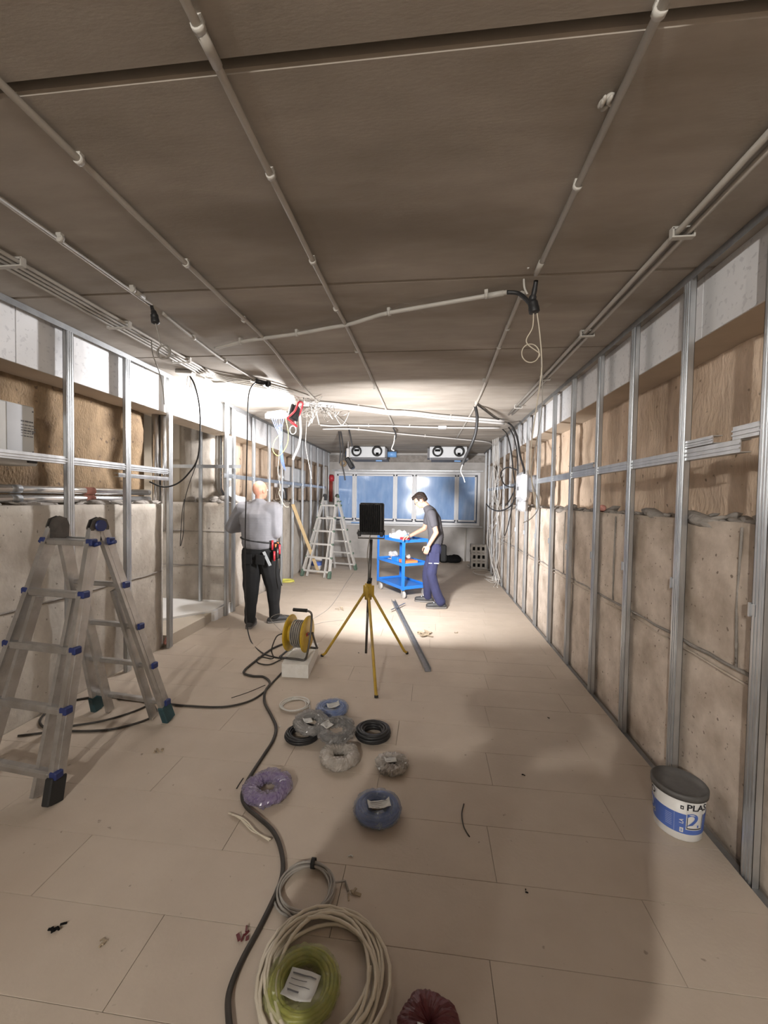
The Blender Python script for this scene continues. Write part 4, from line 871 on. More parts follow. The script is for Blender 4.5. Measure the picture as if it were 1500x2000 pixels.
def wrap_shell(c, R, tr, seed, amp, Mx, z, inner=.0, flat=.85):
    mb = MB(); n, m = 84, 20; vs = []
    for i in range(n):
        t = 2 * PI * i / n
        for j in range(m):
            a = 2 * PI * j / m; P = V((math.cos(t) * (1 + .3 * math.cos(a)), math.sin(t) * (1 + .3 * math.cos(a)), .3 * math.sin(a)))
            k = (1 - 2.2 * abs(noise.noise(P * 5.5 + V((seed, 0, 0))))) * .8 + (1 - 2 * abs(noise.noise(P * 12 + V((0, seed, 0))))) * .45 + 1.2 * noise.noise(P * 2.2 + V((0, 0, seed)))
            q = tr * 1.08 + amp * k; rr = R + q * math.cos(a) - (inner * max(0, -math.cos(a)) ** 2); h = max(.002, tr + q * math.sin(a) * flat)
            vs.append(V(c) + V((0, 0, z)) + Mx @ V((rr * math.cos(t), rr * math.sin(t), h)))
    fs = [(i * m + j, ((i + 1) % n) * m + j, ((i + 1) % n) * m + (j + 1) % m, i * m + (j + 1) % m) for i in range(n) for j in range(m)]
    return mb.add(vs, fs, False)
def wrapped_coil(label, c, R, tr, wire, wrap, seed, z=0.0, tilt=(0, 0), paper=None, amp=.007, inner=.006, name='wrapped_coil'):
    o = dense_coil(label, c, R, tr * .86, wire, seed, z, tilt, name); Mx = Matrix.Rotation(tilt[0], 3, 'X') @ Matrix.Rotation(tilt[1], 3, 'Y')
    wrap_shell(c, R, tr, seed * 1.7, amp, Mx, z, inner).build('plastic_wrap', wrap, o)
    if paper:
        px, py, pw, ph, ang = paper; n = 6; m = MB(); vs = []
        for j in range(n + 1):
            for i in range(n + 1):
                u, v = (i / n - .5) * pw, (j / n - .5) * ph; p = Matrix.Rotation(ang, 3, 'Z') @ V((u, v, 0)) + V((px, py, 0))
                rr = math.hypot(p.x, p.y); h = tr + math.sqrt(max(0, (tr * 1.2) ** 2 - min(abs(rr - R), tr * 1.1) ** 2)) * .9 + .012 + .004 * noise.noise(V((u * 30, v * 30, seed)))
                vs.append(V(c) + V((0, 0, z)) + Mx @ V((p.x, p.y, h)))
        W = n + 1; m.add(vs, [(j * W + i, j * W + i + 1, (j + 1) * W + i + 1, (j + 1) * W + i) for j in range(n) for i in range(n)], True)
        pl = m.build('paper_label', 'paper', o); pl.modifiers.new('t', 'SOLIDIFY').thickness = .0012
        b = MB()
        for k, (lw, lh) in enumerate(((.8, .05), (.55, .025), (.7, .025), (.4, .06))):
            v = (.32 - k * .18) * ph; pts = []
            for i in range(5):
                u = (-.4 + lw * i / 4) * pw
                for dv in (-lh * ph / 2, lh * ph / 2):
                    p = Matrix.Rotation(ang, 3, 'Z') @ V((u, v + dv, 0)) + V((px, py, 0)); rr = math.hypot(p.x, p.y)
                    h = tr + math.sqrt(max(0, (tr * 1.2) ** 2 - min(abs(rr - R), tr * 1.1) ** 2)) * .9 + .0145 + .004 * noise.noise(V((u * 30, (v + dv) * 30, seed)))
                    pts.append(V(c) + V((0, 0, z)) + Mx @ V((p.x, p.y, h)))
            b.add(pts, [(2 * i, 2 * i + 2, 2 * i + 3, 2 * i + 1) for i in range(4)])
        b.build('printed_lines', 'print_grey', pl)
    return o
open_coil('loose thin white cable coil lying next to the foam block', fl(576, 1379), .105, .0042, 5, 'white_cable', 11, .10, .92, tails=(fl(606, 1392, .005), fl(598, 1400, .005)))
wrapped_coil('dark blue wire coil in clear wrap, beside the loose white coil', fl(648, 1391), .082, .030, 'wire_blue', 'wrap_blue', 3, paper=(.01, .0, .09, .07, .4))
dense_coil('black wire coil half hidden under a grey wrapped coil', fl(590, 1440), .090, .022, 'black_cable', 21)
wrapped_coil('grey wire coil in wrinkled plastic lying tilted on a black coil', fl(607, 1432), .085, .028, 'wire_grey', 'wrap_grey', 5, .047, (.06, .10), (-.02, -.02, .06, .05, .5), .009)
dense_coil('bare black wire coil with a round open middle', fl(728, 1438), .088, .030, 'black_cable', 22)
wrapped_coil('pale grey wrapped coil at the bottom of the coil cluster', fl(663, 1486), .080, .033, 'cream_cable', 'wrap_silver', 7, amp=.007)
wrapped_coil('torn grey plastic coil resting across its neighbours in the cluster', fl(657, 1452), .090, .027, 'black_cable', 'wrap_grey', 9, .066, (.08, -.03), (-.06, .0, .07, .05, 1.0), .011)
wrapped_coil('small silvery wrapped coil lying alone between shadow and black coil', fl(766, 1498), .066, .022, 'wire_grey', 'wrap_silver', 13, amp=.010, inner=.012, paper=(-.01, 0, .07, .04, .3))
wrapped_coil('purple wire coil in crumpled clear plastic beside the long floor cable', fl(523, 1547), .090, .028, 'wire_purple', 'wrap_purple', 15, amp=.011, inner=.01)
wrapped_coil('bright blue wire coil with a torn white paper label', fl(737, 1590), .080, .033, 'wire_blue', 'wrap_blue', 17, paper=(.01, -.02, .11, .07, .25), amp=.007)
c = fl(597, 1742); open_coil('thin grey cable coil bound with a black tie', c, .108, .0045, 9, 'grey_cable', 31, .07, .98, .3, tails=(c + V((.15, .06, .006)), c + V((.17, .02, .006))), tie=c + V((0, .108, .02)))
c = fl(628, 1912); open_coil('large cream cable coil at the bottom edge around the yellow wrapped coil', c, .182, .0064, 9, 'cream_cable', 37, .12, 1.05, .2)
yc = wrapped_coil('yellow-green wire coil in clear bag with white printed label', fl(592, 1938), .088, .025, 'wire_green', 'wrap_yellow', 19, paper=(.0, -.022, .10, .085, -.12), amp=.006)
c = fl(838, 2040); wrapped_coil('dark maroon wrapped bundle peeking in at the bottom picture edge', c, .048, .038, 'maroon', 'maroon', 23, paper=(.01, -.035, .09, .03, 0), amp=.006, inner=.03)
tw = empty('twine', fl(490, 1615), label='short twist of cream twine beside the floor cable', cat='twine')
for k in range(3): MB().tube(spline([fl(a + k * 3, b + (k - 1) * 3 * math.sin(i * 1.7 + k), .006 + k * .003) for i, (a, b) in enumerate(((446, 1588), (465, 1598), (480, 1610), (492, 1620), (505, 1630), (523, 1642)))], 5), .0035, 6).build('strand', 'cream_cable', tw)

# ================================================================== plaster bucket and other floor things
def on_cyl(me, R0, c, a0, z0, tilt=0):
    for v in me.vertices:
        a = a0 + v.co.x / R0; z = z0 + v.co.y; r = R0 + tilt * (z - c.z) + .0008 + v.co.z; v.co = V((c.x + r * math.cos(a), c.y + r * math.sin(a), z))
    me.update(); return me
BC = V((1.240, 2.09, 0)); BR, BH = .094, .213; SL = .070
bk = empty('plaster_bucket', BC, label='white and blue plastic plaster bucket with a dark grey lid', cat='bucket')
MB().lathe([(0, 0), (BR, 0), (BR + .003, .004), (BR + SL * BH, BH), (BR + SL * BH - .004, BH), (BR - .004, .006), (0, .006)], BC, n=44).build('pail', 'bucket_white', bk)
MB().lathe([(BR + SL * BH + .001, BH - .012), (BR + SL * BH + .008, BH - .012), (BR + SL * BH + .009, BH + .012), (BR + SL * BH + .002, BH + .016), (BR + SL * BH - .006, BH + .006), (.06, BH + .004), (0, BH + .006)], BC, n=44).build('lid', 'lid_grey', bk)
def band(a0, a1, z0, z1, off, n=20):
    m = MB(); vs = []
    for i in range(n + 1):
        a = a0 + (a1 - a0) * i / n
        for z in (z0, z1): r = BR + SL * z + off + .0018; vs.append(V((BC.x + r * math.cos(a), BC.y + r * math.sin(a), z)))
    return m.add(vs, [(2 * i, 2 * i + 2, 2 * i + 3, 2 * i + 1) for i in range(n)], True)
AF = math.atan2(-BC.y, -BC.x)                       # side turned to the camera
band(AF - 1.9, AF + 2.1, .038, .135, .0012, 40).build('blue_band', 'bucket_blue', bk)
for a, wd in ((AF + .68, .74), (AF - 1.42, .74)):
    band(a - wd / 2, a + wd / 2, .062, .155, .0018).build('number_box', 'bucket_white', bk)
    fr_ = MB()
    for (x0, x1, z0, z1) in ((-wd / 2 + .03, -wd / 2 + .06, .068, .140), (wd / 2 - .06, wd / 2 - .03, .068, .140), (-wd / 2 + .03, wd / 2 - .03, .066, .071)):
        b_ = band(a + x0, a + x1, z0, z1, .0024, 8); fr_.add(b_.v, b_.f)
    fr_.build('box_outline', 'ink', bk)
def letters(t, size, a, z, mat, sx=1.0, rot=False):
    me = text_mesh(t, size)
    for v in me.vertices:
        if rot: v.co = V((-v.co.y, v.co.x, v.co.z))
        v.co.x *= sx
    on_cyl(me, BR, BC, a, z, SL)
    W = Matrix.Translation(-BC); me.transform(W)
    for v in me.vertices:
        d = V((v.co.x, v.co.y, 0)).normalized() * .0042; v.co += d
    link('lettering', me, mat, bk)
letters('PLAS', .042, AF + .74, .172, 'ink', .95); letters('2', .095, AF + .58, .106, 'bucket_blue', 1.1); letters('0', .095, AF - 1.28, .106, 'bucket_blue', 1.1); letters('TO', .042, AF - 1.26, .172, 'ink', .95)
letters('LA', .020, AF + .14, .100, 'bucket_white', rot=True)
band(AF + .08, AF + .22, .045, .068, .002, 4).build('mark', 'bucket_white', bk); band(AF + .115, AF + .185, .050, .063, .0028, 4).build('mark', 'bucket_pale', bk)
band(AF + .08, AF + .20, .158, .176, .0014, 4).build('square_mark', 'ink', bk); band(AF + .115, AF + .165, .163, .171, .002, 4).build('square_mark', 'bucket_white', bk)
band(AF - .14, AF - .12, .040, .133, .0018, 3).build('label_seam', 'bucket_pale', bk)
for k in range(7): band(AF - .48, AF - .22, .060 + k * .009, .063 + k * .009, .0018, 5).build('small_print', 'bucket_pale', bk)
b2 = empty('plaster_bucket', (-2.47, 8.72, 0), label='small white bucket with a blue label behind the tall pale ladder', cat='bucket')
MB().lathe([(0, 0), (.11, 0), (.13, .26), (.126, .26), (.106, .01), (0, .01)], (-2.47, 8.72, 0), n=28).build('pail', 'bucket_white', b2); MB().lathe([(.1195, .10), (.127, .20)], (-2.469, 8.72, 0), n=28).build('blue_band', 'bucket_blue', b2)
MB().beam((-2.60, 7.50, 1.46), (-2.30, 8.30, .012), .022, .065, V((1, 0, 0)), .003).build('wooden_plank', 'wood', label='narrow wooden plank leaning against the studs by the tall ladder', cat='plank')
pr = empty('steel_profile', fl(800, 1240), label='long grey steel profile lying on the floor past the tripod', cat='steel profile')
a, b = fl(768, 1172, .02), fl(836, 1308, .02); d = (b - a).normalized(); s_ = V((d.y, -d.x, 0))
MB().beam(a + V((0, 0, -.017)), b + V((0, 0, -.017)), .055, .003).build('web', 'galv_dark', pr)
for e in (-1, 1): MB().beam(a + s_ * e * .027, b + s_ * e * .027, .003, .038).build('flange', 'galv_dark', pr)
MB().beam(fl(764, 1191, .045), fl(791, 1178, .045), .02, .006).build('metal_strip', 'galv_dark', label='short metal strip lying crosswise on the long steel profile', cat='metal strip')
bag = MB(); c = fl(878, 1098)
for k in range(8): bag.ell(c + V((random.uniform(-.22, .22), random.uniform(-.1, .1), .09)), (.16, .13, .10), None, 10, 7)
link('black_bag', blob(bag, .02, 5, (.012, 9, (1, 1, 1)), 'black_bag', Matrix.Translation(-c)), 'dark_hole', loc=c, label='black soft bag on the floor under the window', cat='bag')
def block(c, label):
    o = empty('concrete_block', c, label=label, cat='concrete block'); c = V(c); m = MB(); w_, d_, h_ = .36, .19, .19
    m.box(c + V((0, .07, h_ / 2)), (w_, .05, h_)); 
    for x in (-.15, -.05, .05, .15): m.box(c + V((x * 1.05, -.01, h_ / 2)), (.045, .17, h_))
    m.box(c + V((0, -.03, .03)), (w_, .13, .05)).box(c + V((0, -.03, h_ - .03)), (w_, .13, .05)); m.build('body', 'osb_block', o)
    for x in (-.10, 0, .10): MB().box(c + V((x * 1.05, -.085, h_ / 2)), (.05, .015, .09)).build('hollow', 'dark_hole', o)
c = V((1.16, 9.6, 0)); block((c.x, c.y, 0), 'lower hollow concrete block of the stack beside the white cables'); block((c.x, c.y + .01, .19), 'middle hollow concrete block of the stack beside the white cables')
block((c.x - .01, c.y + .02, .38), 'topmost hollow concrete block of the stack beside the white cables')
# small things on the end wall
for px_, t_ in ((745, 'socket box under the window, closer to the tripod lamp'), (768, 'socket box under the window, closer to the stooping man')):
    c = at(px_, 1038, Y1 - .02); so = empty('wall_socket', c, label='white ' + t_, cat='socket'); MB().box(c, (.08, .03, .16), None, .006).build('cover', 'pvc_white', so); MB().cyl(c + V((0, -.016, .03)), c + V((0, -.012, .03)), .02, 12).build('outlet', 'grey_box', so)
MB().tube([(.95, Y1 - .03, .0), (.95, Y1 - .03, .86)], .018, 10).build('wall_pipe', 'pvc', label='thin vertical pipe on the end wall below the last window pane', cat='pipe')
MB().box((-1.90, Y1 - .07, WZ0 + .02), (.34, .12, .03), .1, .006).build('film_scrap', 'duct_blue', label='blue film scrap lying on the window sill behind the tall ladder', cat='film')
# litter
q = random.Random(12)
def chip(px, py, s, mat, label, cat='debris', n=5):
    c = fl(px, py); m = MB()
    for k in range(n): m.box(c + V((q.uniform(-s, s), q.uniform(-s, s), .003 + q.random() * s * .3)), (s * q.uniform(.5, 1.4), s * q.uniform(.2, .6), .004), Matrix.Rotation(q.uniform(0, 3), 3, 'Z') @ Matrix.Rotation(q.uniform(-.5, .5), 3, 'X'))
    m.build('scrap', mat, label=label, cat=cat)
chip(828, 1240, .075, 'debris', 'heap of shavings on the floor past the steel profile', n=26)
chip(890, 1236, .02, 'debris', 'few dark crumbs on the floor far from the shaving heap')
chip(112, 1812, .018, 'dark_hole', 'dark ring-shaped scrap on the empty near floor', n=6)
chip(200, 1842, .014, 'debris', 'brown smudge of dirt on the near floor beside the ring scrap', n=5)
chip(310, 1468, .02, 'debris', 'brown leaf-like scrap on the floor beside the ladder', n=6)
chip(480, 1828, .022, 'maroon', 'reddish brown scrap lying against the floor cable', n=5)
chip(548, 1420, .014, 'paper', 'white paper scrap beside the black half-hidden coil', n=2)
chip(682, 1674, .012, 'paper', 'tiny white scrap in front of the bright blue coil', n=2)
chip(1022, 1515, .008, 'dark_hole', 'dark crumb in the middle of the big shadow', n=3)
chip(1030, 1742, .008, 'dark_hole', 'dark crumb in the lower part of the big shadow', n=3)
chip(1070, 1403, .009, 'dark_hole', 'dark crumb in the upper part of the big shadow', n=3)
chip(600, 1191, .02, 'paper', 'white scrap on the floor behind the reel', n=3)
chip(700, 1277, .02, 'black_rubber', 'small black stub on the floor left of the tripod', n=1)
chip(690, 1748, .02, 'debris', 'pale crumbs beside the tie-bound grey coil', n=4)
chip(665, 1190, .05, 'debris', 'short wire cuttings scattered before the tall ladder', n=5)
cable('wire_offcut', 'curved brown wire offcut lying inside the big shadow', [fl(a, b, .003) for a, b in ((906, 1570), (902, 1590), (906, 1615), (917, 1634))], .0028, 'dark_cable', 'wire')
cable('wire_offcut', 'short dark wire offcut beside the purple coil', [fl(a, b, .003) for a, b in ((475, 1520), (468, 1530), (462, 1540))], .003, 'dark_cable', 'wire')
cable('wire_offcut', 'straight thin stick lying across the floor cables', [fl(a, b, .02) for a, b in ((452, 1363), (485, 1352), (518, 1338))], .003, 'dark_cable', 'wire')
open_coil('flat yellow-green cord coil on the floor beyond the bald man', fl(560, 1137), .13, .008, 3, 'yellow_wire', 41, .08, .8)
f = MB(); c = fl(318, 1258)
for k in range(3): f.ell((-2.71 + k * .006, 3.91 + k * .012, .05 + k * .02), (.025, .03, .03), None, 8, 6)
link('foam_lump', blob(f, .008, 3, (.006, 30, (1, 1, 1)), 'foam_lump', Matrix.Translation(-V((-2.7, 3.92, 0)))), 'pink_foam', loc=(-2.7, 3.92, 0), label='pink foam lump squeezed out at the wall end by the step', cat='foam')
f = MB(); f.ell((1.50, 3.72, 1.535), (.03, .06, .03), None, 8, 6).ell((1.49, 3.80, 1.53), (.03, .05, .025), None, 8, 6)
link('foam_lump', blob(f, .01, 3, (.008, 30, (1, 1, 1)), 'foam_lump', Matrix.Translation(-V((1.5, 3.75, 1.5)))), 'pink_foam', loc=(1.5, 3.75, 1.5), label='pink foam lump on the ledge behind the studs with the rail', cat='foam')

# ================================================================== blue trolley and what lies on it
TA, TB = V((-.40, 6.36, 0)), V((-.90, 7.06, 0)); ex = (TB - TA).normalized(); ey = V((ex.y, -ex.x, 0)); LT, WT = .86, .50
tz = math.atan2(ex.y, ex.x)
TC = TA + ex * LT / 2 + ey * WT / 2
tl = empty('service_trolley', TC, tz, 'blue steel three-tier trolley on grey castors beside the stooping man', 'trolley')
for z, h in ((.17, .05), (.54, .045), (.915, .045)):
    sh = MB().box((0, 0, z), (LT - .01, WT - .01, .006)).build('shelf', 'blue_paint', tl, True)
    for (cx, cy, dx, dy) in ((0, -WT / 2, LT, .006), (0, WT / 2, LT, .006), (-LT / 2, 0, .006, WT), (LT / 2, 0, .006, WT)):
        MB().box((cx, cy, z + .008), (dx, dy, h)).build('rim', 'blue_paint', sh, True)
for sx in (-1, 1):
    for sy in (-1, 1):
        MB().box((sx * (LT / 2 - .002), sy * (WT / 2 - .018), .54), (.005, .04, .80)).box((sx * (LT / 2 - .018), sy * (WT / 2 - .002), .54), (.04, .005, .80)).build('post', 'blue_paint', tl, True)
        c = V((sx * (LT / 2 - .05), sy * (WT / 2 - .05), .062)); w_ = MB().lathe([(.0, -.016), (.055, -.016), (.062, -.010), (.062, .010), (.055, .016), (0, .016)], c, 'Y', 22).build('castor', 'caster', tl, True)
        MB().box(c + V((.01, .026, .03)), (.03, .004, .08)).box(c + V((.01, -.026, .03)), (.03, .004, .08)).box(c + V((.01, 0, .075)), (.07, .07, .006)).build('fork', 'galv', w_, True)
Wt = WM[tl]
def on_tr(x, y, z): return Wt @ V((x, y, z))
Z1, Z2 = .919, .544
def tbox(label, x, y, z, d, mat, rz=0, name='box', cat='box', bev=.006):
    return MB().box(on_tr(x, y, z + d[2] / 2), d, tz + rz, bev).build(name, mat, label=label, cat=cat)
def tblob(label, x, y, z, r, mat, seed, name='plastic_bag', cat='bag', n=6):
    q2 = random.Random(seed); m = MB(); c = on_tr(x, y, z)
    for k in range(n): m.ell(c + V((q2.uniform(-.5, .5) * r, q2.uniform(-.5, .5) * r, r * .6 + q2.uniform(-.15, .4) * r)), (r * .6, r * .55, r * .6), None, 8, 6)
    return link(name, blob(m, .012, 1, (.014, 22, (1, 1, 1)), name, Matrix.Translation(-c)), mat, loc=c, label=label, cat=cat)
tbox('clear plastic box with red parts on the trolley top', -.02, .02, Z1, (.20, .15, .11), 'clear_plastic', .2, 'parts_box')
tbox('red packet inside the clear box on the trolley top', -.02, .02, Z1 + .004, (.10, .06, .06), 'red_plastic', .4, 'packet')
tbox('blue and white tape machine at the near trolley corner', -.26, .05, Z1, (.11, .09, .09), 'duct_blue', .5, 'tape_box')
tblob('crumpled clear plastic bag on the trolley top', -.16, .12, Z1, .11, 'clear_plastic', 3)
tblob('second crumpled clear bag behind the tape machine on the trolley', -.05, .16, Z1, .10, 'clear_plastic', 8)
tbox('flat red tool case on the trolley top by the man', -.35, .17, Z1, (.14, .10, .06), 'red_plastic', .1, 'tool_case')
tbox('white paper sheet hanging over the near trolley edge', -.30, -.12, Z1, (.20, .22, .004), 'paper', .1, 'paper_sheet', 'paper', 0)
tbox('pale cardboard box on the far end of the trolley top', .25, 0, Z1, (.16, .14, .07), 'paper', .3, 'small_box')
tbox('white instruction papers on the middle trolley shelf', .18, -.05, Z2, (.34, .24, .006), 'paper', .1, 'paper_sheet', 'paper', 0)
tblob('clear bag of small orange parts on the middle trolley shelf', .22, .05, Z2 + .008, .085, 'clear_plastic', 5)
tbox('orange parts in the bag on the middle trolley shelf', .22, .05, Z2 + .009, (.06, .05, .06), 'orange_plastic', .3, 'packet')
tbox('blue case behind the near trolley post on the middle shelf', -.02, .12, Z2, (.16, .1, .08), 'blue_paint', .2, 'case')
tbox('open orange tray of parts on the middle trolley shelf', -.26, .04, Z2, (.26, .22, .055), 'orange_plastic', -.1, 'parts_tray', 'tray')
tblob('heap of silvery parts in the orange trolley tray', -.26, .05, Z2 + .056, .06, 'wrap_silver', 6, 'parts_heap', 'parts')
tbox('black drill battery beside the orange trolley tray', -.09, .0, Z2, (.07, .09, .07), 'black_rubber', .4, 'battery', 'battery')

# ================================================================== people
def hand(mb, wrist, d, palm, thumb, curl=.5, grip=False):
    """palm and five fingers: d points along the hand, palm is the way the palm faces, thumb the side the thumb leaves from"""
    w_, d, palm = V(wrist), V(d).normalized(), V(palm); palm = (palm - d * palm.dot(d)).normalized(); side = V(thumb); side = (side - d * side.dot(d) - palm * side.dot(palm)).normalized()
    Mx = Matrix((side, palm, d)).transposed()
    mb.ell(w_ + d * .05, (.040, .016, .052), Mx, 12, 8).ell(w_ + d * .01, (.028, .021, .03), Mx, 10, 7)
    for k, (o, L_) in enumerate(((.030, .072), (.010, .080), (-.010, .074), (-.029, .058))):
        p = w_ + d * .088 + side * o; a = 0; pts = [p - d * .02, p]
        for j, f in enumerate((.45, .30, .25)):
            a += curl * (.75 if j == 0 else .9); p = p + (d * math.cos(a) + palm * math.sin(a)) * L_ * f; pts.append(p)
        mb.chain(pts, [.0098, .0095, .0088, .0082, .0075], .007)
    p = w_ + d * .03 + side * .030; a = .9
    mb.chain([p - side * .012, p + (side * .8 + d * .5 + palm * .25) * .034, p + (side * .75 + d * 1.1 + palm * .6) * .048, p + (side * .6 + d * 1.6 + palm * .95) * .052], [.013, .0115, .010, .0085], .007)
def person(label, loc, rz, J, look, height_note=None):
    o = empty('person', loc, rz, label, 'person'); g = lambda k: V(J[k])
    hd = Matrix.Rotation(J.get('head_yaw', 0), 3, 'Z') @ Matrix.Rotation(-J.get('head_pitch', 0), 3, 'X')
    hc = g('head'); H = lambda x, y, z: hc + hd @ V((x, y, z))
    lat = Matrix.Rotation(J.get('twist', 0), 3, 'Z'); B_ = J.get('build', 1.0)
    # skin
    b = MB()
    b.chain([g('pelvis'), g('waist'), g('chest'), (g('chest') + g('neck')) / 2 + V((0, 0, .03)), g('neck')], [(.135 * B_, .10 * B_), (.125 * B_, .09 * B_), (.155 * B_, .105 * B_), (.125 * B_, .08), (.056, .058)], .03, lat)
    b.chain([g('neck'), hc + hd @ V((0, -.01, -.05))], [.056, .054], .012)
    b.ell(H(0, -.008, .018), (.076, .096, .098), hd, 18, 12).ell(H(0, .03, -.045), (.058, .062, .068), hd, 14, 9).ell(H(0, .062, -.078), (.030, .026, .026), hd, 10, 7)
    b.ell(H(0, .092, -.022), (.013, .020, .024), hd, 9, 6).ell(H(0, .075, .022), (.052, .022, .014), hd, 10, 6).ell(H(0, .083, -.058), (.024, .012, .010), hd, 9, 6)
    for s in (-1, 1): b.ell(H(s * .078, -.008, -.012), (.011, .022, .034), hd, 9, 7)
    for s, k in ((-1, 'l'), (1, 'r')):
        sh, el, wr = g('sh_' + k), g('el_' + k), g('wr_' + k); b.chain([sh, el, wr], [.052 * B_, .042 * B_, .028], .016)
        hand(b, wr, J['hand_' + k][0], J['hand_' + k][1], J['hand_' + k][2], J['hand_' + k][3])
        hp, kn, an = g('hip_' + k), g('kn_' + k), g('an_' + k); b.chain([hp, kn, an], [.082 * B_, .055, .038], .02)
        b.chain([an, an + (g('toe_' + k) - an) * .8], [.036, .026], .015)
    link('body', blob(b, .0065, 5, None, 'body'), look['skin'], o)
    for s in (-1, 1):
        e = MB().ell(H(s * .031, .0835, -.002), (.012, .008, .009), hd, 10, 7).build('eye', 'paper', o, True); MB().ell(H(s * .031, .0905, -.002), (.0045, .003, .0045), hd, 8, 5).build('iris', 'ink', e, True)
    if look.get('hair'):
        h = MB().ell(H(0, -.014, .034), (.084, .100, .094), hd, 18, 12).ell(H(0, -.05, .0), (.075, .060, .075), hd, 14, 9).ell(H(0, .055, .085), (.055, .045, .032), hd, 12, 8)
        h2 = MB()
        me = blob(h, .008, 2, (.008, 40, (1, 1, 1)), 'hair')
        bm = bmesh.new(); bm.from_mesh(me); inv = hd.inverted()
        kill = [v for v in bm.verts if (lambda p: p.y > .035 and p.z < .06 or p.z < -.055 or (abs(p.x) > .05 and p.z < -.015 and p.y > -.03))(inv @ (v.co - hc))]
        bmesh.ops.delete(bm, geom=kill, context='VERTS'); bm.to_mesh(me); bm.free(); link('hair', me, 'hair', o)
    if look.get('glasses'):
        m = MB()
        for s in (-1, 1): m.tube([H(s * .033 + .021 * math.cos(t * PI / 6), .098, -.004 + .015 * math.sin(t * PI / 6)) for t in range(12)], .0022, 5, closed=True); m.tube([H(s * .054, .096, .0), H(s * .082, .0, .006)], .002, 5)
        gl = m.build('glasses', 'black_metal', o, True); MB().box(H(0, .098, -.004), (.105, .002, .028), hd).build('lens', 'lens_clear', gl, True)
    # clothes
    f = look['fit']; s_ = MB(); sl = look['sleeve']; hem = g('pelvis').lerp(g('waist'), look.get('hem', .35))
    s_.chain([hem, g('waist'), g('chest'), (g('chest') + g('neck')) / 2 + V((0, 0, .035)), g('neck') + V((0, 0, -.005))], [((.155 + f) * B_, (.118 + f) * B_), ((.155 + f) * B_, (.120 + f) * B_), ((.178 + f * .7) * B_, (.122 + f * .6) * B_), (.14 * B_, .092), (.074, .074)], .026, lat)
    for s, k in ((-1, 'l'), (1, 'r')):
        sh, el, wr = g('sh_' + k), g('el_' + k), g('wr_' + k)
        if sl > 1: s_.chain([g('chest').lerp(sh, .55) + V((0, 0, .03)), sh, el, el.lerp(wr, .92)], [.085 * B_, .076 * B_, .060 * B_, .044], .018)
        else: s_.chain([g('chest').lerp(sh, .55) + V((0, 0, .03)), sh, sh.lerp(el, sl)], [.085 * B_, .074 * B_, .066 * B_], .018)
    shirt = link('shirt', blob(s_, .009, 5, (.008, 7, (1, 1, .7)), 'shirt'), look['top'], o)
    t_ = MB(); t_.chain([g('pelvis') + V((0, 0, -.02)), g('pelvis') + V((0, 0, .075))], [(.158 * B_, .118 * B_), (.150 * B_, .110 * B_)], .02, lat)
    for s, k in ((-1, 'l'), (1, 'r')):
        hp, kn, an = g('hip_' + k), g('kn_' + k), g('an_' + k); t_.chain([hp, hp.lerp(kn, .5), kn, kn.lerp(an, .55), an + V((0, 0, .015))], [.100 * B_, .092 * B_, .079 * B_, .074, .070], .018)
    tr_ = link('trousers', blob(t_, .009, 4, (.011, 6, (1, 1, .8)), 'trousers'), look['legs'], o)
    for s, k in ((-1, 'l'), (1, 'r')):
        an, to = g('an_' + k), g('toe_' + k); d = to - an; d.z = 0; L_ = d.length; d.normalize(); z0 = min(an.z - .075, to.z - .02); lift = (an.z - .075)
        heel = an - d * .055 + V((0, 0, -.045)); m = MB()
        m.chain([heel, an + d * .02 + V((0, 0, -.03)), an.lerp(to, .6) + V((0, 0, -.005)), to + V((0, 0, .012))], [.042, .050, .046, .036], .012); m.chain([an + V((0, 0, -.02)), an + V((0, 0, .03))], [.048, .046], .012)
        me = blob(m, .0075, 3, None, 'shoe')
        for v in me.vertices: v.co.z = max(v.co.z, .022 + (lift if v.co.dot(d) < an.dot(d) + .06 else lift * .3))
        sh_ = link('shoe', me, 'shoe_dark', o)
        side = V((-d.y, d.x, 0)); pr_ = []
        for (u, w__) in ((-.098, .0), (-.085, .034), (.0, .040), (L_ * .62, .048), (L_ + .01, .036), (L_ + .036, .0)): pr_.append((u, w__))
        poly = [an + d * u + side * w2 for u, w2 in pr_] + [an + d * u - side * w2 for u, w2 in reversed(pr_[1:-1])]
        n = len(poly); vs = [V((p.x, p.y, .002 + (lift if (p - an).dot(d) < .06 else lift * .3))) for p in poly]; vs += [v + V((0, 0, .024)) for v in vs]
        MB().add(vs, [tuple(range(n)), tuple(range(2 * n - 1, n - 1, -1))] + [(i, (i + 1) % n, n + (i + 1) % n, n + i) for i in range(n)]).build('sole', 'shoe_sole', sh_, True)
        MB().box(an.lerp(to, .55) + V((0, 0, .036)), (.05, .012, .006), math.atan2(d.y, d.x) + PI / 2).box(an.lerp(to, .38) + V((0, 0, .044)), (.05, .012, .006), math.atan2(d.y, d.x) + PI / 2).build('laces', 'reflective' if look.get('laces') else 'shoe_sole', sh_, True)
    return o, shirt, tr_
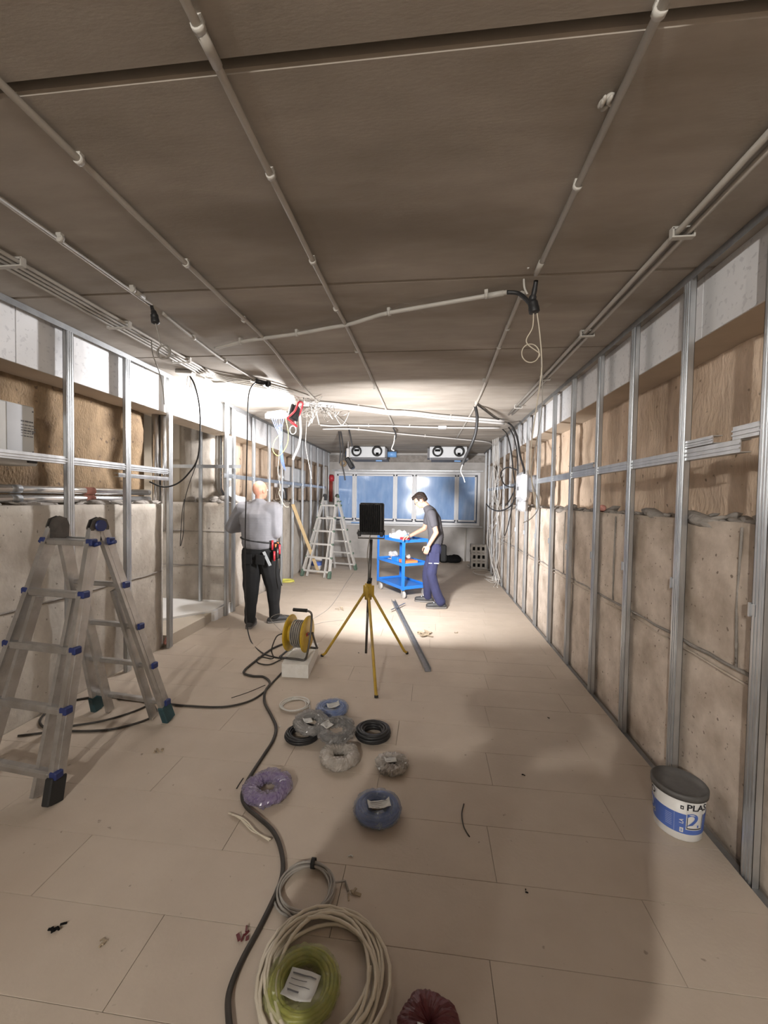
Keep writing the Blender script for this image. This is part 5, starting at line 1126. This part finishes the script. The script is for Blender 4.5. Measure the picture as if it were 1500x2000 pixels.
J1 = dict(pelvis=(0, 0, .93), waist=(0, 0, 1.10), chest=(-.01, .0, 1.33), neck=(0, .0, 1.53), head=(.0, .02, 1.672), head_yaw=-.45, head_pitch=-.05, build=1.28, twist=.05,
          sh_l=(-.215, 0, 1.435), el_l=(-.385, .04, 1.20), wr_l=(-.18, .27, 1.19), sh_r=(.195, .01, 1.435), el_r=(.225, -.02, 1.15), wr_r=(.10, .25, 1.14),
          hand_l=((.7, .6, .1), (.3, -.3, -.8), (0, .2, 1), .6), hand_r=((-.6, .7, .1), (-.3, -.3, -.8), (0, .2, 1), .6),
          hip_l=(-.095, 0, .90), kn_l=(-.085, -.03, .49), an_l=(-.05, -.13, .078), toe_l=(-.075, .03, .03), hip_r=(.095, 0, .90), kn_r=(.155, .07, .49), an_r=(.165, .10, .078), toe_r=(.315, .18, .03))
P1, S1, T1 = person('bald man in grey sweatshirt and black work trousers seen from behind', (-2.09, 4.80, 0), 0, J1, dict(skin='skin', top='sweat_grey', legs='trouser_black', fit=.018, sleeve=2, hem=.55))
wloc = WM[P1]
bl = MB(); pts = [(.225 * math.cos(t * PI / 12), .165 * math.sin(t * PI / 12), 1.055 - .03 * math.cos(t * PI / 12)) for t in range(24)]
bl.tube([V(p_) for p_ in pts], .011, 8, closed=True).build('tool_belt', 'black_rubber', P1, True)
po = MB(); po.box((.235, -.04, .93), (.08, .13, .20), None, .02).build('tool_pouch', 'dark_hole', P1, True)
pou = [x for x in bpy.data.objects if x.name.startswith('tool_pouch')][0]
for k, (x, y_, z, m_) in enumerate(((.21, -.10, 1.03, 'red_plastic'), (.245, -.085, .985, 'orange_plastic'), (.28, -.05, .975, 'red_plastic'), (.25, -.03, 1.0, 'orange_plastic'), (.27, -.09, .93, 'pole_steel'), (.24, -.115, .90, 'red_plastic'))):
    MB().tube([(x, y_, z - .08), (x + .005, y_ - .01, z + .035)], .014, 8).build('tool_handle', m_, pou, True)
MB().tube(spline([(.29, -.05, .87), (.295, -.06, .75), (.285, -.05, .62), (.31, -.03, .5)], 5), .006, 6).build('hanging_strap', 'black_rubber', P1, True)
MB().beam((.125, -.155, .93), (.195, -.125, .76), .034, .006, V((0, -1, 0))).build('reflective_tab', 'reflective', T1, True)
for s in (-1, 1): MB().box((s * .08, -.150, .83), (.11, .012, .12), Matrix.Rotation(.08 * s, 3, 'Y'), .004).build('back_pocket', 'trouser_black', T1, True)
J2 = dict(pelvis=(0, -.075, .90), waist=(0, -.075, 1.06), chest=(0, -.035, 1.285), neck=(.0, .055, 1.465), head=(0, .165, 1.575), head_yaw=0, head_pitch=.62, build=.92, twist=-.05,
          sh_l=(-.185, .0, 1.385), el_l=(-.235, -.075, 1.115), wr_l=(-.225, .03, .925), sh_r=(.18, .03, 1.385), el_r=(.23, .10, 1.14), wr_r=(.13, .31, 1.03),
          hand_l=((0, .35, -.9), (.9, -.2, 0), (0, 1, .3), .55), hand_r=((-.3, .85, -.25), (-.2, -.2, -.9), (-1, 0, 0), .5),
          hip_l=(-.09, -.075, .87), kn_l=(-.12, -.01, .48), an_l=(-.17, -.155, .082), toe_l=(-.19, .02, .03), hip_r=(.09, -.07, .87), kn_r=(.13, .05, .48), an_r=(.17, .03, .078), toe_r=(.18, .20, .03))
P2, S2, T2 = person('stooping dark-haired man in charcoal t-shirt and navy work trousers at the trolley', (.03, 6.1, 0), PI / 2, J2, dict(skin='skin_pale', top='tee_charcoal', legs='trouser_navy', fit=.008, sleeve=.58, hem=.35, hair=True, glasses=True, laces=True))
MB().box((-.05, -.19, .80), (.17, .09, .24), None, .02).build('tool_pouch', 'dark_hole', P2, True)
MB().box((-.175, -.05, .66), (.014, .15, .012), None, .003).build('pocket_seam', 'reflective', T2, True); MB().box((-.172, -.055, .74), (.02, .15, .15), None, .006).build('thigh_pocket', 'trouser_navy', T2, True)
J3 = dict(pelvis=(0, 0, .95), waist=(0, 0, 1.10), chest=(0, .0, 1.34), neck=(0, .0, 1.52), head=(.04, .03, 1.66), head_yaw=-.1, head_pitch=.1, build=1.3,
          sh_l=(-.22, .02, 1.45), el_l=(-.27, .15, 1.20), wr_l=(.16, .36, 1.47), sh_r=(.22, .02, 1.45), el_r=(.29, .14, 1.20), wr_r=(.48, .36, 1.47),
          hand_l=((.8, .25, .35), (.2, .6, .3), (0, 0, 1), .5), hand_r=((-.7, .25, .45), (-.3, .6, .3), (0, 0, 1), .5),
          hip_l=(-.10, 0, .90), kn_l=(-.13, .03, .49), an_l=(-.15, .0, .078), toe_l=(-.17, .17, .03), hip_r=(.10, 0, .90), kn_r=(.13, .03, .49), an_r=(.15, .0, .078), toe_r=(.17, .17, .03))
PH = V((-.35, -.50, 0))
P3, S3, T3 = person('photographer in a dark jacket standing behind the camera, only the shadow shows', PH, 0, J3, dict(skin='skin', top='jacket_dark', legs='trouser_black', fit=.03, sleeve=2, hem=.1, hair=True))
MB().box((0.0, -.045, 1.565), (.078, .009, .162), None, .004).build('phone', 'black_metal', label='black phone held up by the photographer', cat='phone')
MB().lathe([(.0, .125), (.06, .118), (.105, .085), (.125, .03), (.135, .0), (.165, -.012), (.165, -.018), (.125, -.006)], WM[P3].translation + V((.04, .02, 1.69)), n=26).build('shadow_hat', 'paper', P3)  # unseen hat, added only to widen the head of the cast shadow
